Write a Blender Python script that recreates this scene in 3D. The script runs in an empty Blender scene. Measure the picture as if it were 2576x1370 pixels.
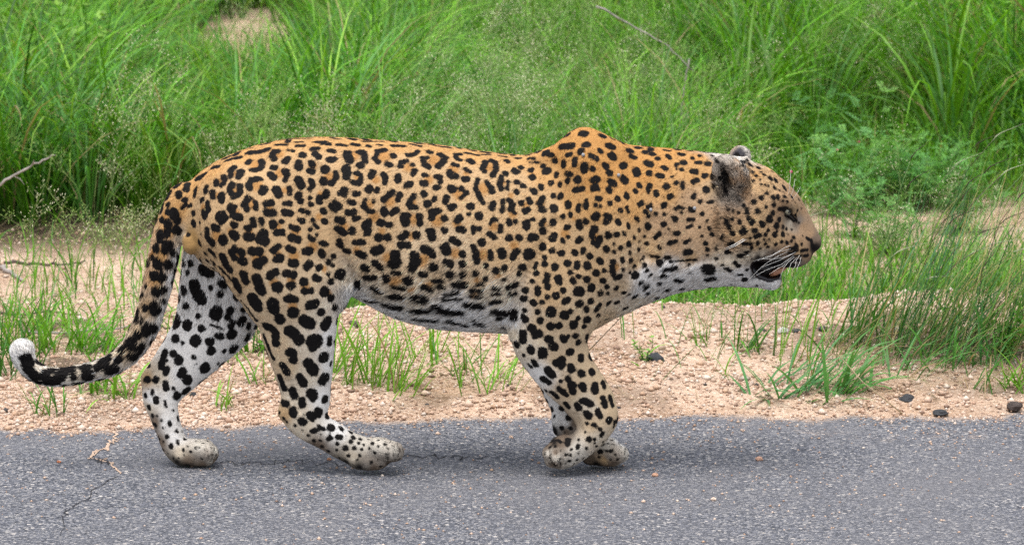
import bpy, bmesh, math, random, time
import numpy as np
from mathutils import Vector, Matrix, noise
from mathutils.bvhtree import BVHTree
from mathutils.kdtree import KDTree

random.seed(7); rng = np.random.default_rng(7)
SC = bpy.context.scene
COL = SC.collection
R = math.radians

# ------------------------------------------------------------------ camera, sky, sun, exposure
PITCH, DIST, CAM_H, FPX = R(9.0), 10.0, 1.984, 11930.0      # FPX: focal length in units of a 2576 px wide picture
CAM = Vector((0.0, -DIST*math.cos(PITCH), CAM_H))
cd = bpy.data.cameras.new('camera'); cam = bpy.data.objects.new('camera', cd); COL.objects.link(cam)
cam.location = CAM; cam.rotation_euler = (R(90)-PITCH, 0, 0)
cd.sensor_width = 36.0; cd.lens = 36.0*FPX/2576.0; cd.clip_start = 0.1; cd.clip_end = 600
cd.dof.use_dof = True; cd.dof.focus_distance = DIST-0.1; cd.dof.aperture_fstop = 11.0
SC.camera = cam
SUN_EL, SUN_AZ = R(76), R(200)
w = bpy.data.worlds.new('World'); SC.world = w; w.use_nodes = True
nt = w.node_tree; nt.nodes.clear()
sky = nt.nodes.new('ShaderNodeTexSky'); sky.sky_type = 'NISHITA'; sky.sun_disc = False
sky.sun_elevation = SUN_EL; sky.sun_rotation = SUN_AZ; sky.dust_density = 4.0; sky.air_density = 1.0; sky.ozone_density = 1.0
hs = nt.nodes.new('ShaderNodeHueSaturation'); hs.inputs['Saturation'].default_value = 0.35
bg = nt.nodes.new('ShaderNodeBackground'); bg.inputs['Strength'].default_value = 0.15
wo = nt.nodes.new('ShaderNodeOutputWorld')
nt.links.new(sky.outputs[0], hs.inputs['Color']); nt.links.new(hs.outputs[0], bg.inputs['Color']); nt.links.new(bg.outputs[0], wo.inputs['Surface'])
sd = bpy.data.lights.new('sun', 'SUN'); sd.energy = 1.35; sd.angle = R(38); sd.color = (1.0, 0.965, 0.92)
sun = bpy.data.objects.new('sun', sd); COL.objects.link(sun)
sun.rotation_euler = (R(90)-SUN_EL, 0, R(180)-SUN_AZ)          # shines down from behind the camera's left shoulder
SC.view_settings.view_transform = 'Standard'; SC.view_settings.look = 'None'
SC.view_settings.gamma = 1.0; SC.view_settings.use_curve_mapping = False
SC.view_settings.exposure = 0.74
SC.cycles.use_denoising = False; SC.cycles.denoiser = 'OPENIMAGEDENOISE'; SC.cycles.denoising_input_passes = 'RGB_ALBEDO_NORMAL'; SC.cycles.denoising_prefilter = 'ACCURATE'
SC.cycles.max_bounces = 6; SC.cycles.transparent_max_bounces = 8

CP, SP = math.cos(PITCH), math.sin(PITCH)
def P(u, v, y=0.0):
    """the point of the plane Y = y that the photograph's pixel (u, v) of a 2576 px wide copy looks at"""
    a, b = (u-1288.0)/FPX, (685.0-v)/FPX
    d = (a, CP + b*SP, -SP + b*CP)
    t = (y-CAM.y)/d[1]
    return np.array([CAM.x + a*t, y, CAM.z + d[2]*t])
def G(u, v, z=0.0):
    """the point at height z that pixel (u, v) looks at"""
    a, b = (u-1288.0)/FPX, (685.0-v)/FPX
    d = (a, CP + b*SP, -SP + b*CP)
    t = (z-CAM.z)/d[2]
    return np.array([a*t, CAM.y + d[1]*t, z])
PX = 1/1193.0

# ------------------------------------------------------------------ helpers
def tag(o, label=None, cat=None, group=None, kind=None):
    if label: o['label'] = label
    if cat: o['category'] = cat
    if group: o['group'] = group
    if kind: o['kind'] = kind
    return o
def mesh_obj(name, verts, faces, mat, parent=None, smooth=False, attrs=None):
    me = bpy.data.meshes.new(name)
    verts = np.asarray(verts, dtype=np.float32)
    if isinstance(faces, np.ndarray):
        n, k = faces.shape
        me.vertices.add(len(verts)); me.vertices.foreach_set('co', verts.ravel())
        me.loops.add(n*k); me.loops.foreach_set('vertex_index', faces.astype(np.int32).ravel())
        me.polygons.add(n); me.polygons.foreach_set('loop_start', np.arange(0, n*k, k, dtype=np.int32))
        me.polygons.foreach_set('loop_total', np.full(n, k, dtype=np.int32))
        me.update(calc_edges=True)
    else:
        me.from_pydata([tuple(map(float, v)) for v in verts], [], faces)
    me.validate() if not isinstance(faces, np.ndarray) else None
    if attrs:
        for k, (typ, data) in attrs.items():
            a = me.attributes.new(k, typ, 'POINT')
            if typ == 'FLOAT': a.data.foreach_set('value', np.asarray(data, dtype=np.float32))
            elif typ == 'FLOAT_VECTOR': a.data.foreach_set('vector', np.asarray(data, dtype=np.float32).ravel())
            elif typ == 'FLOAT_COLOR':
                d = np.asarray(data, dtype=np.float32)
                if d.shape[1] == 3: d = np.hstack([d, np.ones((len(d), 1), np.float32)])
                a.data.foreach_set('color', d.ravel())
    if smooth: me.shade_smooth()
    if mat: me.materials.append(mat)
    o = bpy.data.objects.new(name, me); COL.objects.link(o)
    if parent: o.parent = parent
    return o
class NT:
    """tiny wrapper for building node materials"""
    def __init__(s, name, rough=0.7, spec=0.3):
        s.m = bpy.data.materials.new(name); s.m.use_nodes = True; s.t = s.m.node_tree
        s.b = s.t.nodes['Principled BSDF']; s.b.inputs['Roughness'].default_value = rough
        s.b.inputs['Specular IOR Level'].default_value = spec
        s.out = s.t.nodes['Material Output']
    def n(s, typ, **kw):
        x = s.t.nodes.new(typ)
        for k, v in kw.items():
            if k.startswith('i_'):
                key = k[2:].replace('_', ' ')
                x.inputs[int(key) if key.isdigit() else key].default_value = v
            else: setattr(x, k, v)
        return x
    def l(s, a, b): s.t.links.new(a, b)
    def ramp(s, fac, stops, interp='LINEAR'):
        r = s.n('ShaderNodeValToRGB'); r.color_ramp.interpolation = interp
        e = r.color_ramp.elements
        while len(e) < len(stops): e.new(0.5)
        for el, (p, c) in zip(e, stops): el.position = p; el.color = (*c, 1) if len(c) == 3 else c
        s.l(fac, r.inputs[0]); return r
    def mix(s, fac, a, b, blend='MIX'):
        x = s.n('ShaderNodeMix', data_type='RGBA', blend_type=blend)
        for sock, v in ((x.inputs['Factor'], fac), (x.inputs['A'], a), (x.inputs['B'], b)):
            if isinstance(v, (int, float)): sock.default_value = v
            elif isinstance(v, tuple): sock.default_value = (*v, 1) if len(v) == 3 else v
            else: s.l(v, sock)
        return x.outputs['Result']
    def math(s, op, a, b=None, clamp=False):
        x = s.n('ShaderNodeMath', operation=op, use_clamp=clamp)
        for i, v in enumerate((a, b)):
            if v is None: continue
            if isinstance(v, (int, float)): x.inputs[i].default_value = v
            else: s.l(v, x.inputs[i])
        return x.outputs[0]
    def noise(s, scale, detail=3, rough=0.55, vec=None):
        x = s.n('ShaderNodeTexNoise'); x.inputs['Scale'].default_value = scale
        x.inputs['Detail'].default_value = detail; x.inputs['Roughness'].default_value = rough
        if vec: s.l(vec, x.inputs['Vector'])
        return x
    def attr(s, name):
        x = s.n('ShaderNodeAttribute'); x.attribute_name = name; return x
    def bump(s, height, strength, dist):
        x = s.n('ShaderNodeBump'); x.inputs['Strength'].default_value = strength; x.inputs['Distance'].default_value = dist
        s.l(height, x.inputs['Height']); s.l(x.outputs[0], s.b.inputs['Normal']); return x
def flat(name, col, rough=0.7, spec=0.3, var=0.0, scale=30, bump=0.0, coat=0.0):
    n = NT(name, rough, spec)
    tc = n.n('ShaderNodeTexCoord')
    nz = n.noise(scale, 4, vec=tc.outputs['Object'])
    if var:
        lo = tuple(c*(1-var) for c in col); hi = tuple(min(1, c*(1+var)) for c in col)
        r = n.ramp(nz.outputs[0], [(0.3, lo), (0.7, hi)]); n.l(r.outputs[0], n.b.inputs['Base Color'])
    else: n.b.inputs['Base Color'].default_value = (*col, 1)
    if bump: n.bump(nz.outputs[0], 0.6, bump)
    n.b.inputs['Coat Weight'].default_value = coat
    return n.m
# ------------------------------------------------------------------ the leopard: an implicit body, meshed by surface nets
def cap(a, b, ra, rb, ys=1.0): return ('cap', np.array(a), np.array(b), ra, rb, ys)
def chain(pts, sub=3):
    """pts: (u, v, y, r_px, yscale) -> one element: a smooth run of tapered capsules through the points"""
    p = np.array([(q[0], q[1], q[2]/PX, q[3], q[4]) for q in pts], float)
    if len(p) > 2:
        ext = np.vstack([2*p[0]-p[1], p, 2*p[-1]-p[-2]]); out = []
        for i in range(1, len(ext)-2):
            a, b, c, d = ext[i-1:i+3]
            for t in np.arange(sub)/sub:
                q = 0.5*((2*b)+(c-a)*t+(2*a-5*b+4*c-d)*t*t+(3*b-a-3*c+d)*t**3)
                q[3:] = b[3:]+(c[3:]-b[3:])*t
                out.append(q)
        out.append(p[-1]); p = np.array(out)
    return [('chain', [cap(P(q[0], q[1], q[2]*PX), P(r[0], r[1], r[2]*PX), q[3]*PX, r[3]*PX, (q[4]+r[4])/2) for q, r in zip(p, p[1:])])]
def ell(u, v, y, ru, rv, ry, rot=0.0): return ('ell', P(u, v, y), (ru*PX, ry, rv*PX), rot)
def d_cap(X, Y, Z, e):
    _, a, b, ra, rb, ys = e
    ba = b-a; bas = ba*np.array([1, 1/ys, 1]); L = float(bas@bas)+1e-12
    px, py, pz = X-a[0], (Y-a[1])/ys, Z-a[2]
    t = np.clip((px*bas[0]+py*bas[1]+pz*bas[2])/L, 0, 1)
    d = np.sqrt((px-t*bas[0])**2+(py-t*bas[1])**2+(pz-t*bas[2])**2)-(ra+(rb-ra)*t)
    return d*min(1.0, ys**0.5)
def d_ell(X, Y, Z, e):
    _, c, r, rot = e
    cs, sn = math.cos(rot), math.sin(rot)
    dx, dz = X-c[0], Z-c[2]
    x, z = (dx*cs+dz*sn)/r[0], (-dx*sn+dz*cs)/r[2]
    y = (Y-c[1])/r[1]
    k0 = np.sqrt(x*x+y*y+z*z)
    k1 = np.sqrt((x/r[0])**2+(y/r[1])**2+(z/r[2])**2)+1e-9
    return k0*(k0-1.0)/k1
TORSO = [(462,480,590,38),(485,450,640,66),(520,420,672,92),(570,394,690,112),(640,367,700,128),(720,350,706,138),(800,345,712,145),(870,347,728,150),(940,352,766,158),
 (1000,357,796,163),(1100,364,820,168),(1200,380,828,170),(1280,389,834,166),(1340,394,840,160),(1400,386,842,152),(1480,374,836,146),
 (1550,364,796,136),(1620,368,756,124),(1700,376,726,114),(1780,386,712,106),(1850,396,708,98),(1880,402,704,92)]
_tx = np.array([P(t[0], 600)[0] for t in TORSO])
_tt = np.array([P(t[0], t[1])[2] for t in TORSO]); _tb = np.array([P(t[0], t[2])[2] for t in TORSO]); _th = np.array([t[3]*PX for t in TORSO])
_fx = np.linspace(_tx[0], _tx[-1], 500)
def _sm(y):
    f = np.interp(_fx, _tx, y); k = np.hanning(31); k /= k.sum()
    return np.convolve(np.pad(f, 15, mode='edge'), k, 'valid')
_ft, _fb, _fh = _sm(_tt), _sm(_tb), _sm(_th)
def d_torso(X, Y, Z):
    xc = np.clip(X, _fx[0], _fx[-1])
    zt, zb, hw = np.interp(xc, _fx, _ft), np.interp(xc, _fx, _fb), np.interp(xc, _fx, _fh)
    zc, hz = (zt+zb)/2, (zt-zb)/2
    t = (Z-zc)/hz
    hwl = hw*(1-0.16*np.clip(t, -1, 1))
    ex = (X-xc)/0.8
    n = 2.25
    r = (np.abs(t)**n+np.abs(Y/hwl)**n+1e-9)**(1/n)
    d = (r-1)*np.minimum(hz, hwl)
    return np.where(ex != 0, np.sqrt(np.maximum(d, 0)**2+ex**2)+np.minimum(d, 0)*0.3, d)

GROUPS = []      # (name, smoothing inside, smoothing to the rest, elements)
def toes(pts, r, spread, y0, dy=0.0, ys=1.0):
    out = []
    (u0, v0), (u1, v1) = pts
    for i, o in enumerate((-1.5, -0.5, 0.5, 1.5)):
        f = 1.0-0.22*(abs(o) > 1)
        out.append(cap(P(u0, v0, y0+o*spread*0.8), P(u0+(u1-u0)*f, v0+(v1-v0)*f, y0+o*spread+dy), r*PX*0.85, r*PX, ys))
    return out
# shoulder blades and shoulders
sh = []
for s in (-1, 1):
    sh += chain([(1462,366,s*0.035,34,0.9),(1478,440,s*0.066,80,0.62),(1500,560,s*0.085,112,0.55),(1520,660,s*0.092,96,0.62)])
    sh += chain([(1352,410,s*0.03,20,0.9),(1405,388,s*0.038,24,0.9),(1468,362,s*0.035,34,0.9),(1502,367,s*0.035,33,0.9),(1550,390,s*0.035,28,0.9)])
    sh += chain([(1420,640,s*0.085,90,0.55),(1400,740,s*0.09,92,0.6)])
GROUPS.append(('shoulder', 0.03, 0.022, sh))
# neck and throat
GROUPS.append(('neck', 0.03, 0.03, chain([(1640,560,0,150,0.72),(1760,545,0,135,0.72),(1850,540,0,118,0.75)]) + chain([(1560,700,0,72,0.9),(1680,660,0,62,1.0),(1800,655,0,55,1.0),(1880,668,0,42,1.0)])))
# near foreleg
nf = chain([(1440,700,-0.085,112,0.55),(1400,780,-0.092,104,0.5),(1382,840,-0.09,96,0.46),(1396,885,-0.088,84,0.46),(1420,930,-0.085,74,0.48),(1458,975,-0.08,66,0.50),(1486,1015,-0.076,62,0.52),(1505,1050,-0.074,46,0.66),(1494,1085,-0.074,34,0.9)])
nf += chain([(1300,838,-0.095,17,0.9),(1345,850,-0.09,60,0.5)])
nf += chain([(1505,1050,-0.074,45,0.7),(1480,1100,-0.074,35,0.95),(1440,1132,-0.074,35,1.1),(1412,1142,-0.074,37,1.15)])
TO = [('near_foreleg', toes(((1420,1136), (1388,1158)), 17, 0.017, -0.074))]
nf += chain([(1418,1124,-0.074,16,1.6),(1384,1138,-0.074,19,1.8)])
nf += chain([(1402,1112,-0.074,14,1.6),(1418,1106,-0.074,14,1.6)])
GROUPS.append(('near_foreleg', 0.012, 0.016, nf))
# far foreleg
ff = chain([(1440,720,0.075,90,0.6),(1400,800,0.075,80,0.55),(1385,880,0.065,56,0.6),(1400,960,0.05,44,0.7),(1420,1020,0.035,36,0.8),(1424,1060,0.025,33,0.9),(1450,1100,0.015,30,1.0),(1490,1128,0.005,32,1.25),(1530,1134,0.0,36,1.15)])
ff += chain([(1412,1062,0.02,22,1.0),(1404,1082,0.02,13,1.2)])
TO.append(('far_foreleg', toes(((1525,1134), (1560,1141)), 22, 0.0185, 0.002)))
ff += chain([(1480,1152,0.005,15,2.0),(1545,1155,0.0,15,2.2)])
GROUPS.append(('far_foreleg', 0.010, 0.006, ff))
# near hind leg
nh = chain([(590,500,-0.055,92,0.62),(640,570,-0.075,135,0.55),(690,650,-0.085,135,0.52),(725,715,-0.088,126,0.5),(745,775,-0.088,104,0.48),(752,840,-0.085,92,0.46),(760,900,-0.08,79,0.45),(767,960,-0.075,66,0.45),(770,1010,-0.072,58,0.45),(765,1040,-0.07,48,0.52)])
nh += chain([(790,690,-0.09,78,0.5),(808,740,-0.085,52,0.6)])
nh += chain([(762,1030,-0.07,52,0.5),(775,1064,-0.07,42,0.62),(823,1092,-0.066,40,0.72),(878,1124,-0.062,39,0.85),(925,1139,-0.06,39,1.0),(955,1136,-0.06,37,1.15)])
nh += chain([(722,1036,-0.07,19,0.8),(760,1000,-0.07,30,0.6)])
TO.append(('near_hind', toes(((945,1124), (990,1135)), 26, 0.0185, -0.06)))
nh += chain([(900,1158,-0.06,18,1.8),(950,1160,-0.06,17,2.0)])
GROUPS.append(('near_hind', 0.014, 0.014, nh))
# far hind leg
fh = chain([(590,560,0.06,110,0.62),(572,660,0.07,112,0.55),(556,740,0.07,106,0.55),(548,790,0.065,104,0.5),(510,850,0.06,84,0.5),(462,908,0.05,70,0.5),(422,955,0.042,60,0.5),(405,995,0.035,47,0.6),(411,1035,0.03,37,0.75),(427,1085,0.026,33,0.85),(447,1128,0.022,33,0.95),(490,1136,0.018,34,1.15),(512,1136,0.018,33,1.2)])
fh += chain([(374,950,0.042,17,0.9),(410,975,0.04,36,0.6)])
TO.append(('far_hind', toes(((500,1130), (528,1140)), 22, 0.0185, 0.018)))
fh += chain([(455,1154,0.02,15,1.8),(520,1155,0.018,14,2.2)])
GROUPS.append(('far_hind', 0.014, 0.012, fh))
# flank fold, scrotum
for nm_, ts_ in TO: GROUPS.append((nm_, 0.0030, 0.007, ts_))
GROUPS.append(('fold', 0.02, 0.022, chain([(905,620,-0.10,26,0.8),(884,690,-0.095,22,0.8),(850,745,-0.085,22,0.8)]) + chain([(905,620,0.10,26,0.8),(884,690,0.095,22,0.8),(850,745,0.085,22,0.8)])))
GROUPS.append(('sac', 0.01, 0.0015, chain([(479,605,-0.040,21,1.0),(483,616,-0.040,24,1.0)])))
# tail
TAIL = [(462,500,0.0,40,0.9),(440,540,-0.006,38,0.9),(424,590,-0.01,37,0.9),(411,645,-0.012,37,0.9),(398,705,-0.012,36,0.9),(382,770,-0.01,33,0.9),(362,828,-0.008,33,0.9),(326,884,-0.005,29,0.95),(272,921,0,26,1.0),(205,940,0.003,23,1.0),(140,948,0.006,23,1.0),(92,936,0.008,25,1.0),(64,908,0.008,27,1.0),(57,886,0.008,26,1.0)]
TAIL = [(a, b, c, r*1.0, q) for a, b, c, r, q in TAIL]; TAIL[-1] = (57,884,0.008,30,1.0)
GROUPS.append(('tail', 0.012, 0.016, chain(TAIL)))
# head
hd = [ell(1893,522,0,94,108,0.088,0.2), ell(1868,575,-0.040,80,90,0.060), ell(1868,575,0.040,80,90,0.060),
      ell(1906,482,0,74,60,0.068,-0.55), ell(1950,510,0,72,52,0.058,-0.75)]
hd += chain([(1950,530,0,70,0.85),(1986,552,0,50,0.78),(2022,590,0,33,0.85),(2037,604,0,26,0.95)])
for s in (-1, 1):
    hd += chain([(1975,610,s*0.022,40,0.8),(2004,628,s*0.020,34,0.8),(2016,634,s*0.016,26,0.8)])
    hd += chain([(1925,600,s*0.045,58,0.6),(1980,606,s*0.03,42,0.7)])
    hd += chain([(1938,508,s*0.055,16,0.9),(1966,504,s*0.053,17,0.9),(1992,520,s*0.040,13,0.9)])      # brow
hd += chain([(2030,600,0,26,1.0),(2046,611,0,18,1.1)])
for s in (-1, 1):
    hd += chain([(1935,625,s*0.034,26,0.8),(1970,646,s*0.027,24,0.8),(2000,650,s*0.019,22,0.8),(2018,643,s*0.010,19,0.8)])      # the hanging upper lip
hd += chain([(1832,470,-0.060,40,0.6),(1840,560,-0.066,50,0.6),(1850,630,-0.055,44,0.6)])+chain([(1832,470,0.060,40,0.6),(1840,560,0.066,50,0.6),(1850,630,0.055,44,0.6)])
GROUPS.append(('head', 0.014, 0.022, hd))
jaw = []
for s in (-1, 1):
    jaw += chain([(1850,655,s*0.035,42,0.7),(1895,692,s*0.027,25,0.8),(1930,704,s*0.016,20,1.0),(1945,704,s*0.008,20,1.0)])
jaw += chain([(1880,690,0,26,1.4),(1940,706,0,18,1.5)])
GROUPS.append(('jaw', 0.012, 0.016, jaw))
CUT_MOUTH = [c for (u_, v_, r_) in ((1904,672,13),(1918,680,20),(1936,684,22),(1952,684,16),(1966,679,8)) for c in chain([(u_,v_,-0.12,r_,1),(u_,v_,0.006-r_*PX,r_,1)])]
EYE = (1979,532,-0.0475)
# ears: a thick dish each, opening outwards and forwards
EAR_N = ell(1838,448,-0.070,43,63,0.024,0.42); EAR_N_CUT = ell(1828,450,-0.096,15,46,0.026,0.40)
EAR_F = ell(1862,396,0.078,28,30,0.022,0.0)

def smin(a, b, k):
    h = np.clip(0.5+0.5*(b-a)/k, 0, 1)
    return b+(a-b)*h-k*h*(1-h)
def smax(a, b, k): return -smin(-a, -b, k)
def ev(X, Y, Z, e):
    if e[0] == 'chain':
        d = None
        for c in e[1]:
            q = d_cap(X, Y, Z, c); d = q if d is None else smin(d, q, 0.0015)
        return d
    return d_cap(X, Y, Z, e) if e[0] == 'cap' else d_ell(X, Y, Z, e)
def bbox(e, pad):
    if e[0] == 'chain':
        bs = [bbox(c, pad) for c in e[1]]
        return np.min([b[0] for b in bs], 0), np.max([b[1] for b in bs], 0)
    if e[0] == 'cap':
        r = np.array([max(e[3], e[4])]*3)*np.array([1, max(e[5], 0.1), 1]) if e[5] < 1 else np.array([max(e[3], e[4])]*3)*np.array([1, e[5], 1])
        return np.minimum(e[1], e[2])-r-pad, np.maximum(e[1], e[2])+r+pad
    m = max(e[2][0], e[2][2]); r = np.array([m, e[2][1], m])
    return e[1]-r-pad, e[1]+r+pad
def body_mesh(H):
    lo = np.array([P(20,600)[0], -0.215, -0.02]); hi = np.array([P(2085,600)[0], 0.215, P(1500,300)[2]])
    n = np.ceil((hi-lo)/H).astype(int)+1
    ax = [(lo[i]+H*np.arange(n[i])).astype(np.float32) for i in range(3)]
    def grid(i0, i1): return np.meshgrid(ax[0][i0[0]:i1[0]], ax[1][i0[1]:i1[1]], ax[2][i0[2]:i1[2]], indexing='ij', sparse=True)
    def rng_(b):
        i0 = np.clip(np.floor((b[0]-lo)/H).astype(int), 0, n); i1 = np.clip(np.ceil((b[1]-lo)/H).astype(int)+1, 0, n)
        return i0, i1
    BIG = 0.06
    F = np.full(n, BIG, np.float32)
    def sl(i0, i1): return (slice(i0[0], i1[0]), slice(i0[1], i1[1]), slice(i0[2], i1[2]))
    i0, i1 = rng_((np.array([_fx[0]-0.07, -0.22, _fb.min()-0.07]), np.array([_fx[-1]+0.07, 0.22, _ft.max()+0.07])))
    X, Y, Z = grid(i0, i1); F[sl(i0, i1)] = np.minimum(d_torso(X, Y, Z), BIG)
    for name, kin, kout, els in GROUPS:
        bs = [bbox(e, 0.06) for e in els]
        g0, g1 = rng_((np.min([b[0] for b in bs], 0), np.max([b[1] for b in bs], 0)))
        Gd = np.full(g1-g0, BIG, np.float32)
        for e, b in zip(els, bs):
            i0, i1 = rng_(b)
            X, Y, Z = grid(i0, i1); s = sl(i0-g0, i1-g0)
            Gd[s] = smin(Gd[s], np.minimum(ev(X, Y, Z, e), BIG), kin)
        if name == 'head':
            pass
        s = sl(g0, g1); F[s] = smin(F[s], Gd, kout)
    def apply(e, fn, pad=0.05):
        i0, i1 = rng_(bbox(e, pad)); X, Y, Z = grid(i0, i1); s = sl(i0, i1)
        F[s] = fn(F[s], ev(X, Y, Z, e), X, Y, Z)
    # near ear dish
    i0, i1 = rng_(bbox(EAR_N, 0.05)); X, Y, Z = grid(i0, i1); s = sl(i0, i1)
    dish = smax(ev(X, Y, Z, EAR_N), -ev(X, Y, Z, EAR_N_CUT), 0.004)
    F[s] = smin(F[s], dish, 0.007)
    F[s] = smax(F[s], -ev(X, Y, Z, EAR_N_CUT), 0.003)
    apply(EAR_F, lambda f, d, X, Y, Z: smin(f, d, 0.006))
    for e in CUT_MOUTH: apply(e, lambda f, d, X, Y, Z: smax(f, -d, 0.004))
    ec = P(*EYE)
    es = cap(ec, ec+np.array([0.001, 0, 0]), 0.0105, 0.0105)
    apply(es, lambda f, d, X, Y, Z: smax(f, -d, 0.003))
    F[:, :, 0] = np.maximum(F[:, :, 0], 0.001)
    # soles stay on the road
    X, Y, Z = grid(np.zeros(3, int), n)
    F = smax(F, (0.0035-Z).astype(np.float32), 0.004)
    # surface nets
    ins = F < 0
    c = np.zeros(np.array(F.shape)-1, np.int8)
    for dx in (0, 1):
        for dy in (0, 1):
            for dz in (0, 1): c += ins[dx:F.shape[0]-1+dx, dy:F.shape[1]-1+dy, dz:F.shape[2]-1+dz]
    act = (c > 0) & (c < 8)
    idx = np.full(act.shape, -1, np.int32); cells = np.argwhere(act); idx[act] = np.arange(len(cells))
    acc = np.zeros((len(cells), 3)); cnt = np.zeros(len(cells))
    cr = [(0,0,0),(1,0,0),(0,1,0),(1,1,0),(0,0,1),(1,0,1),(0,1,1),(1,1,1)]
    for a in range(8):
        for ax_ in range(3):
            if cr[a][ax_]: continue
            b = list(cr[a]); b[ax_] = 1
            A = cells+np.array(cr[a]); B = cells+np.array(b)
            fa = F[A[:, 0], A[:, 1], A[:, 2]]; fb = F[B[:, 0], B[:, 1], B[:, 2]]
            m = (fa < 0) != (fb < 0)
            t = np.where(m, fa/(fa-fb+1e-12), 0)
            p = np.array(cr[a], float)+np.outer(t, np.eye(3)[ax_])
            acc[m] += p[m]; cnt[m] += 1
    V = lo+H*(cells+acc/cnt[:, None])
    quads = []
    for ax_ in range(3):
        o1, o2 = [(1, 2), (2, 0), (0, 1)][ax_]
        s0 = [slice(None)]*3; s1 = [slice(None)]*3
        s0[ax_] = slice(0, -1); s1[ax_] = slice(1, None)
        e = ins[tuple(s0)] != ins[tuple(s1)]
        E_ = np.argwhere(e); ok = (E_[:, o1] > 0) & (E_[:, o2] > 0) & (E_[:, o1] < F.shape[o1]-1) & (E_[:, o2] < F.shape[o2]-1); E_ = E_[ok]
        inv = ins[E_[:, 0], E_[:, 1], E_[:, 2]]
        q = []
        for d1, d2 in ((-1, -1), (0, -1), (0, 0), (-1, 0)):
            C_ = E_.copy(); C_[:, o1] += d1; C_[:, o2] += d2
            q.append(idx[C_[:, 0], C_[:, 1], C_[:, 2]])
        q = np.stack(q, 1); q[~inv] = q[~inv][:, ::-1]
        quads.append(q)
    Q = np.concatenate(quads)
    # drop loose islands
    lab = np.arange(len(V))
    for _ in range(400):
        m = lab[Q].min(1); new = lab.copy()
        for k in range(4): np.minimum.at(new, Q[:, k], m)
        new = new[new]
        if (new == lab).all(): break
        lab = new
    ids, ct = np.unique(lab, return_counts=True); keep = lab == ids[ct.argmax()]
    rm = np.cumsum(keep)-1; Q = Q[keep[Q].all(1)]; Q = rm[Q]; V = V[keep]
    # light relaxation
    for _ in range(2):
        s = np.zeros_like(V); k = np.zeros(len(V))
        for a in range(4):
            b = (a+1) % 4
            np.add.at(s, Q[:, a], V[Q[:, b]]); np.add.at(k, Q[:, a], 1)
            np.add.at(s, Q[:, b], V[Q[:, a]]); np.add.at(k, Q[:, b], 1)
        V = V*0.6+0.4*s/k[:, None]
    return V, Q
t0 = time.time()
BV, BQ = body_mesh(0.0035)
def normals():
    fn = np.cross(BV[BQ[:, 2]]-BV[BQ[:, 0]], BV[BQ[:, 3]]-BV[BQ[:, 1]]); N_ = np.zeros_like(BV)
    for k in range(4): np.add.at(N_, BQ[:, k], fn)
    return N_/(np.linalg.norm(N_, axis=1)[:, None]+1e-12)
BN = normals()
# hollows (negative) and swellings (positive) of muscle and skin, mm, along lines picked over the photograph
GROOVES = [([(788,430),(800,500),(825,580),(858,650),(885,705)],20,-8),([(760,470),(770,540),(800,620)],30,3),([(745,420)],45,5),([(1400,420),(1408,500)],26,-6),([(1395,560),(1360,640),(1318,710),(1288,790)],16,-6),
 ([(1475,380),(1500,470),(1525,570)],26,5),([(1640,560),(1622,640),(1590,690),(1540,765)],18,-7),([(1815,440),(1820,520),(1817,600),(1838,650)],11,-5),([(1635,650),(1740,660),(1830,648)],9,-4),
 ([(728,960),(748,1030)],9,-4),([(388,965),(404,1020)],9,-4),([(1450,1045),(1462,1080)],8,-4),([(1350,900),(1400,960)],12,2),([(1560,600)],45,5),([(1440,700),(1400,780)],40,4),([(640,640),(690,740)],45,4),([(530,640),(600,750),(640,830)],14,-4),
 ([(1985,548),(2003,560),(2012,580)],7,-3),([(2030,640),(2044,628)],5,-2),([(1960,560),(1930,590)],20,2),([(1180,560),(1240,700)],40,3),([(1050,600),(1100,720)],30,-3),([(940,560),(960,680)],30,-2),
 ([(1700,470),(1660,560)],30,4),([(1760,450),(1740,560)],18,-3),([(536,1108),(541,1130),(538,1158)],4.5,-4),([(518,1112),(524,1135)],4,-2.5),([(974,1108),(980,1135),(976,1166)],4.5,-4.5),([(1000,1112),(1006,1140)],4,-3),([(1556,1102),(1562,1125),(1560,1155)],4.5,-4),([(1535,1112),(1541,1140)],4,-2.5),([(1398,1138),(1392,1168)],4.5,-4),([(1380,1132),(1376,1160)],4,-3.5),([(1418,1140),(1412,1170)],4,-3)]
_b = BVHTree.FromPolygons([Vector(v) for v in BV], [tuple(map(int, q)) for q in BQ])
def _hit(u, v):
    p = Vector(P(u, v, 0.0)); h = _b.ray_cast(CAM, (p-CAM).normalized(), 30)
    return h[0] if h[0] is not None else _b.find_nearest(p)[0]
off_ = np.zeros(len(BV))
for pts, sg, dep in GROOVES:
    q = []
    for a, b in zip(pts, pts[1:] if len(pts) > 1 else pts):
        for i in range(6): q.append(_hit(a[0]+(b[0]-a[0])*i/6, a[1]+(b[1]-a[1])*i/6))
    q.append(_hit(*pts[-1]))
    mir = pts[0][1] < 720 and pts[0][0] > 600
    for ms in ((1, -1) if mir else (1,)):
        dm = np.full(len(BV), 9.0)
        for c in q: dm = np.minimum(dm, np.linalg.norm(BV-np.array([c[0], c[1]*ms, c[2]]), axis=1))
        off_ += dep*0.001*np.exp(-(dm/(sg*PX))**2)
BV = BV+BN*off_[:, None]
BN = normals()
print('body', len(BV), round(time.time()-t0, 1), 'eye surface y', _hit(1979, 530)[1], _hit(1900,680)[1], _hit(1845, 450)[1])
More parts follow.
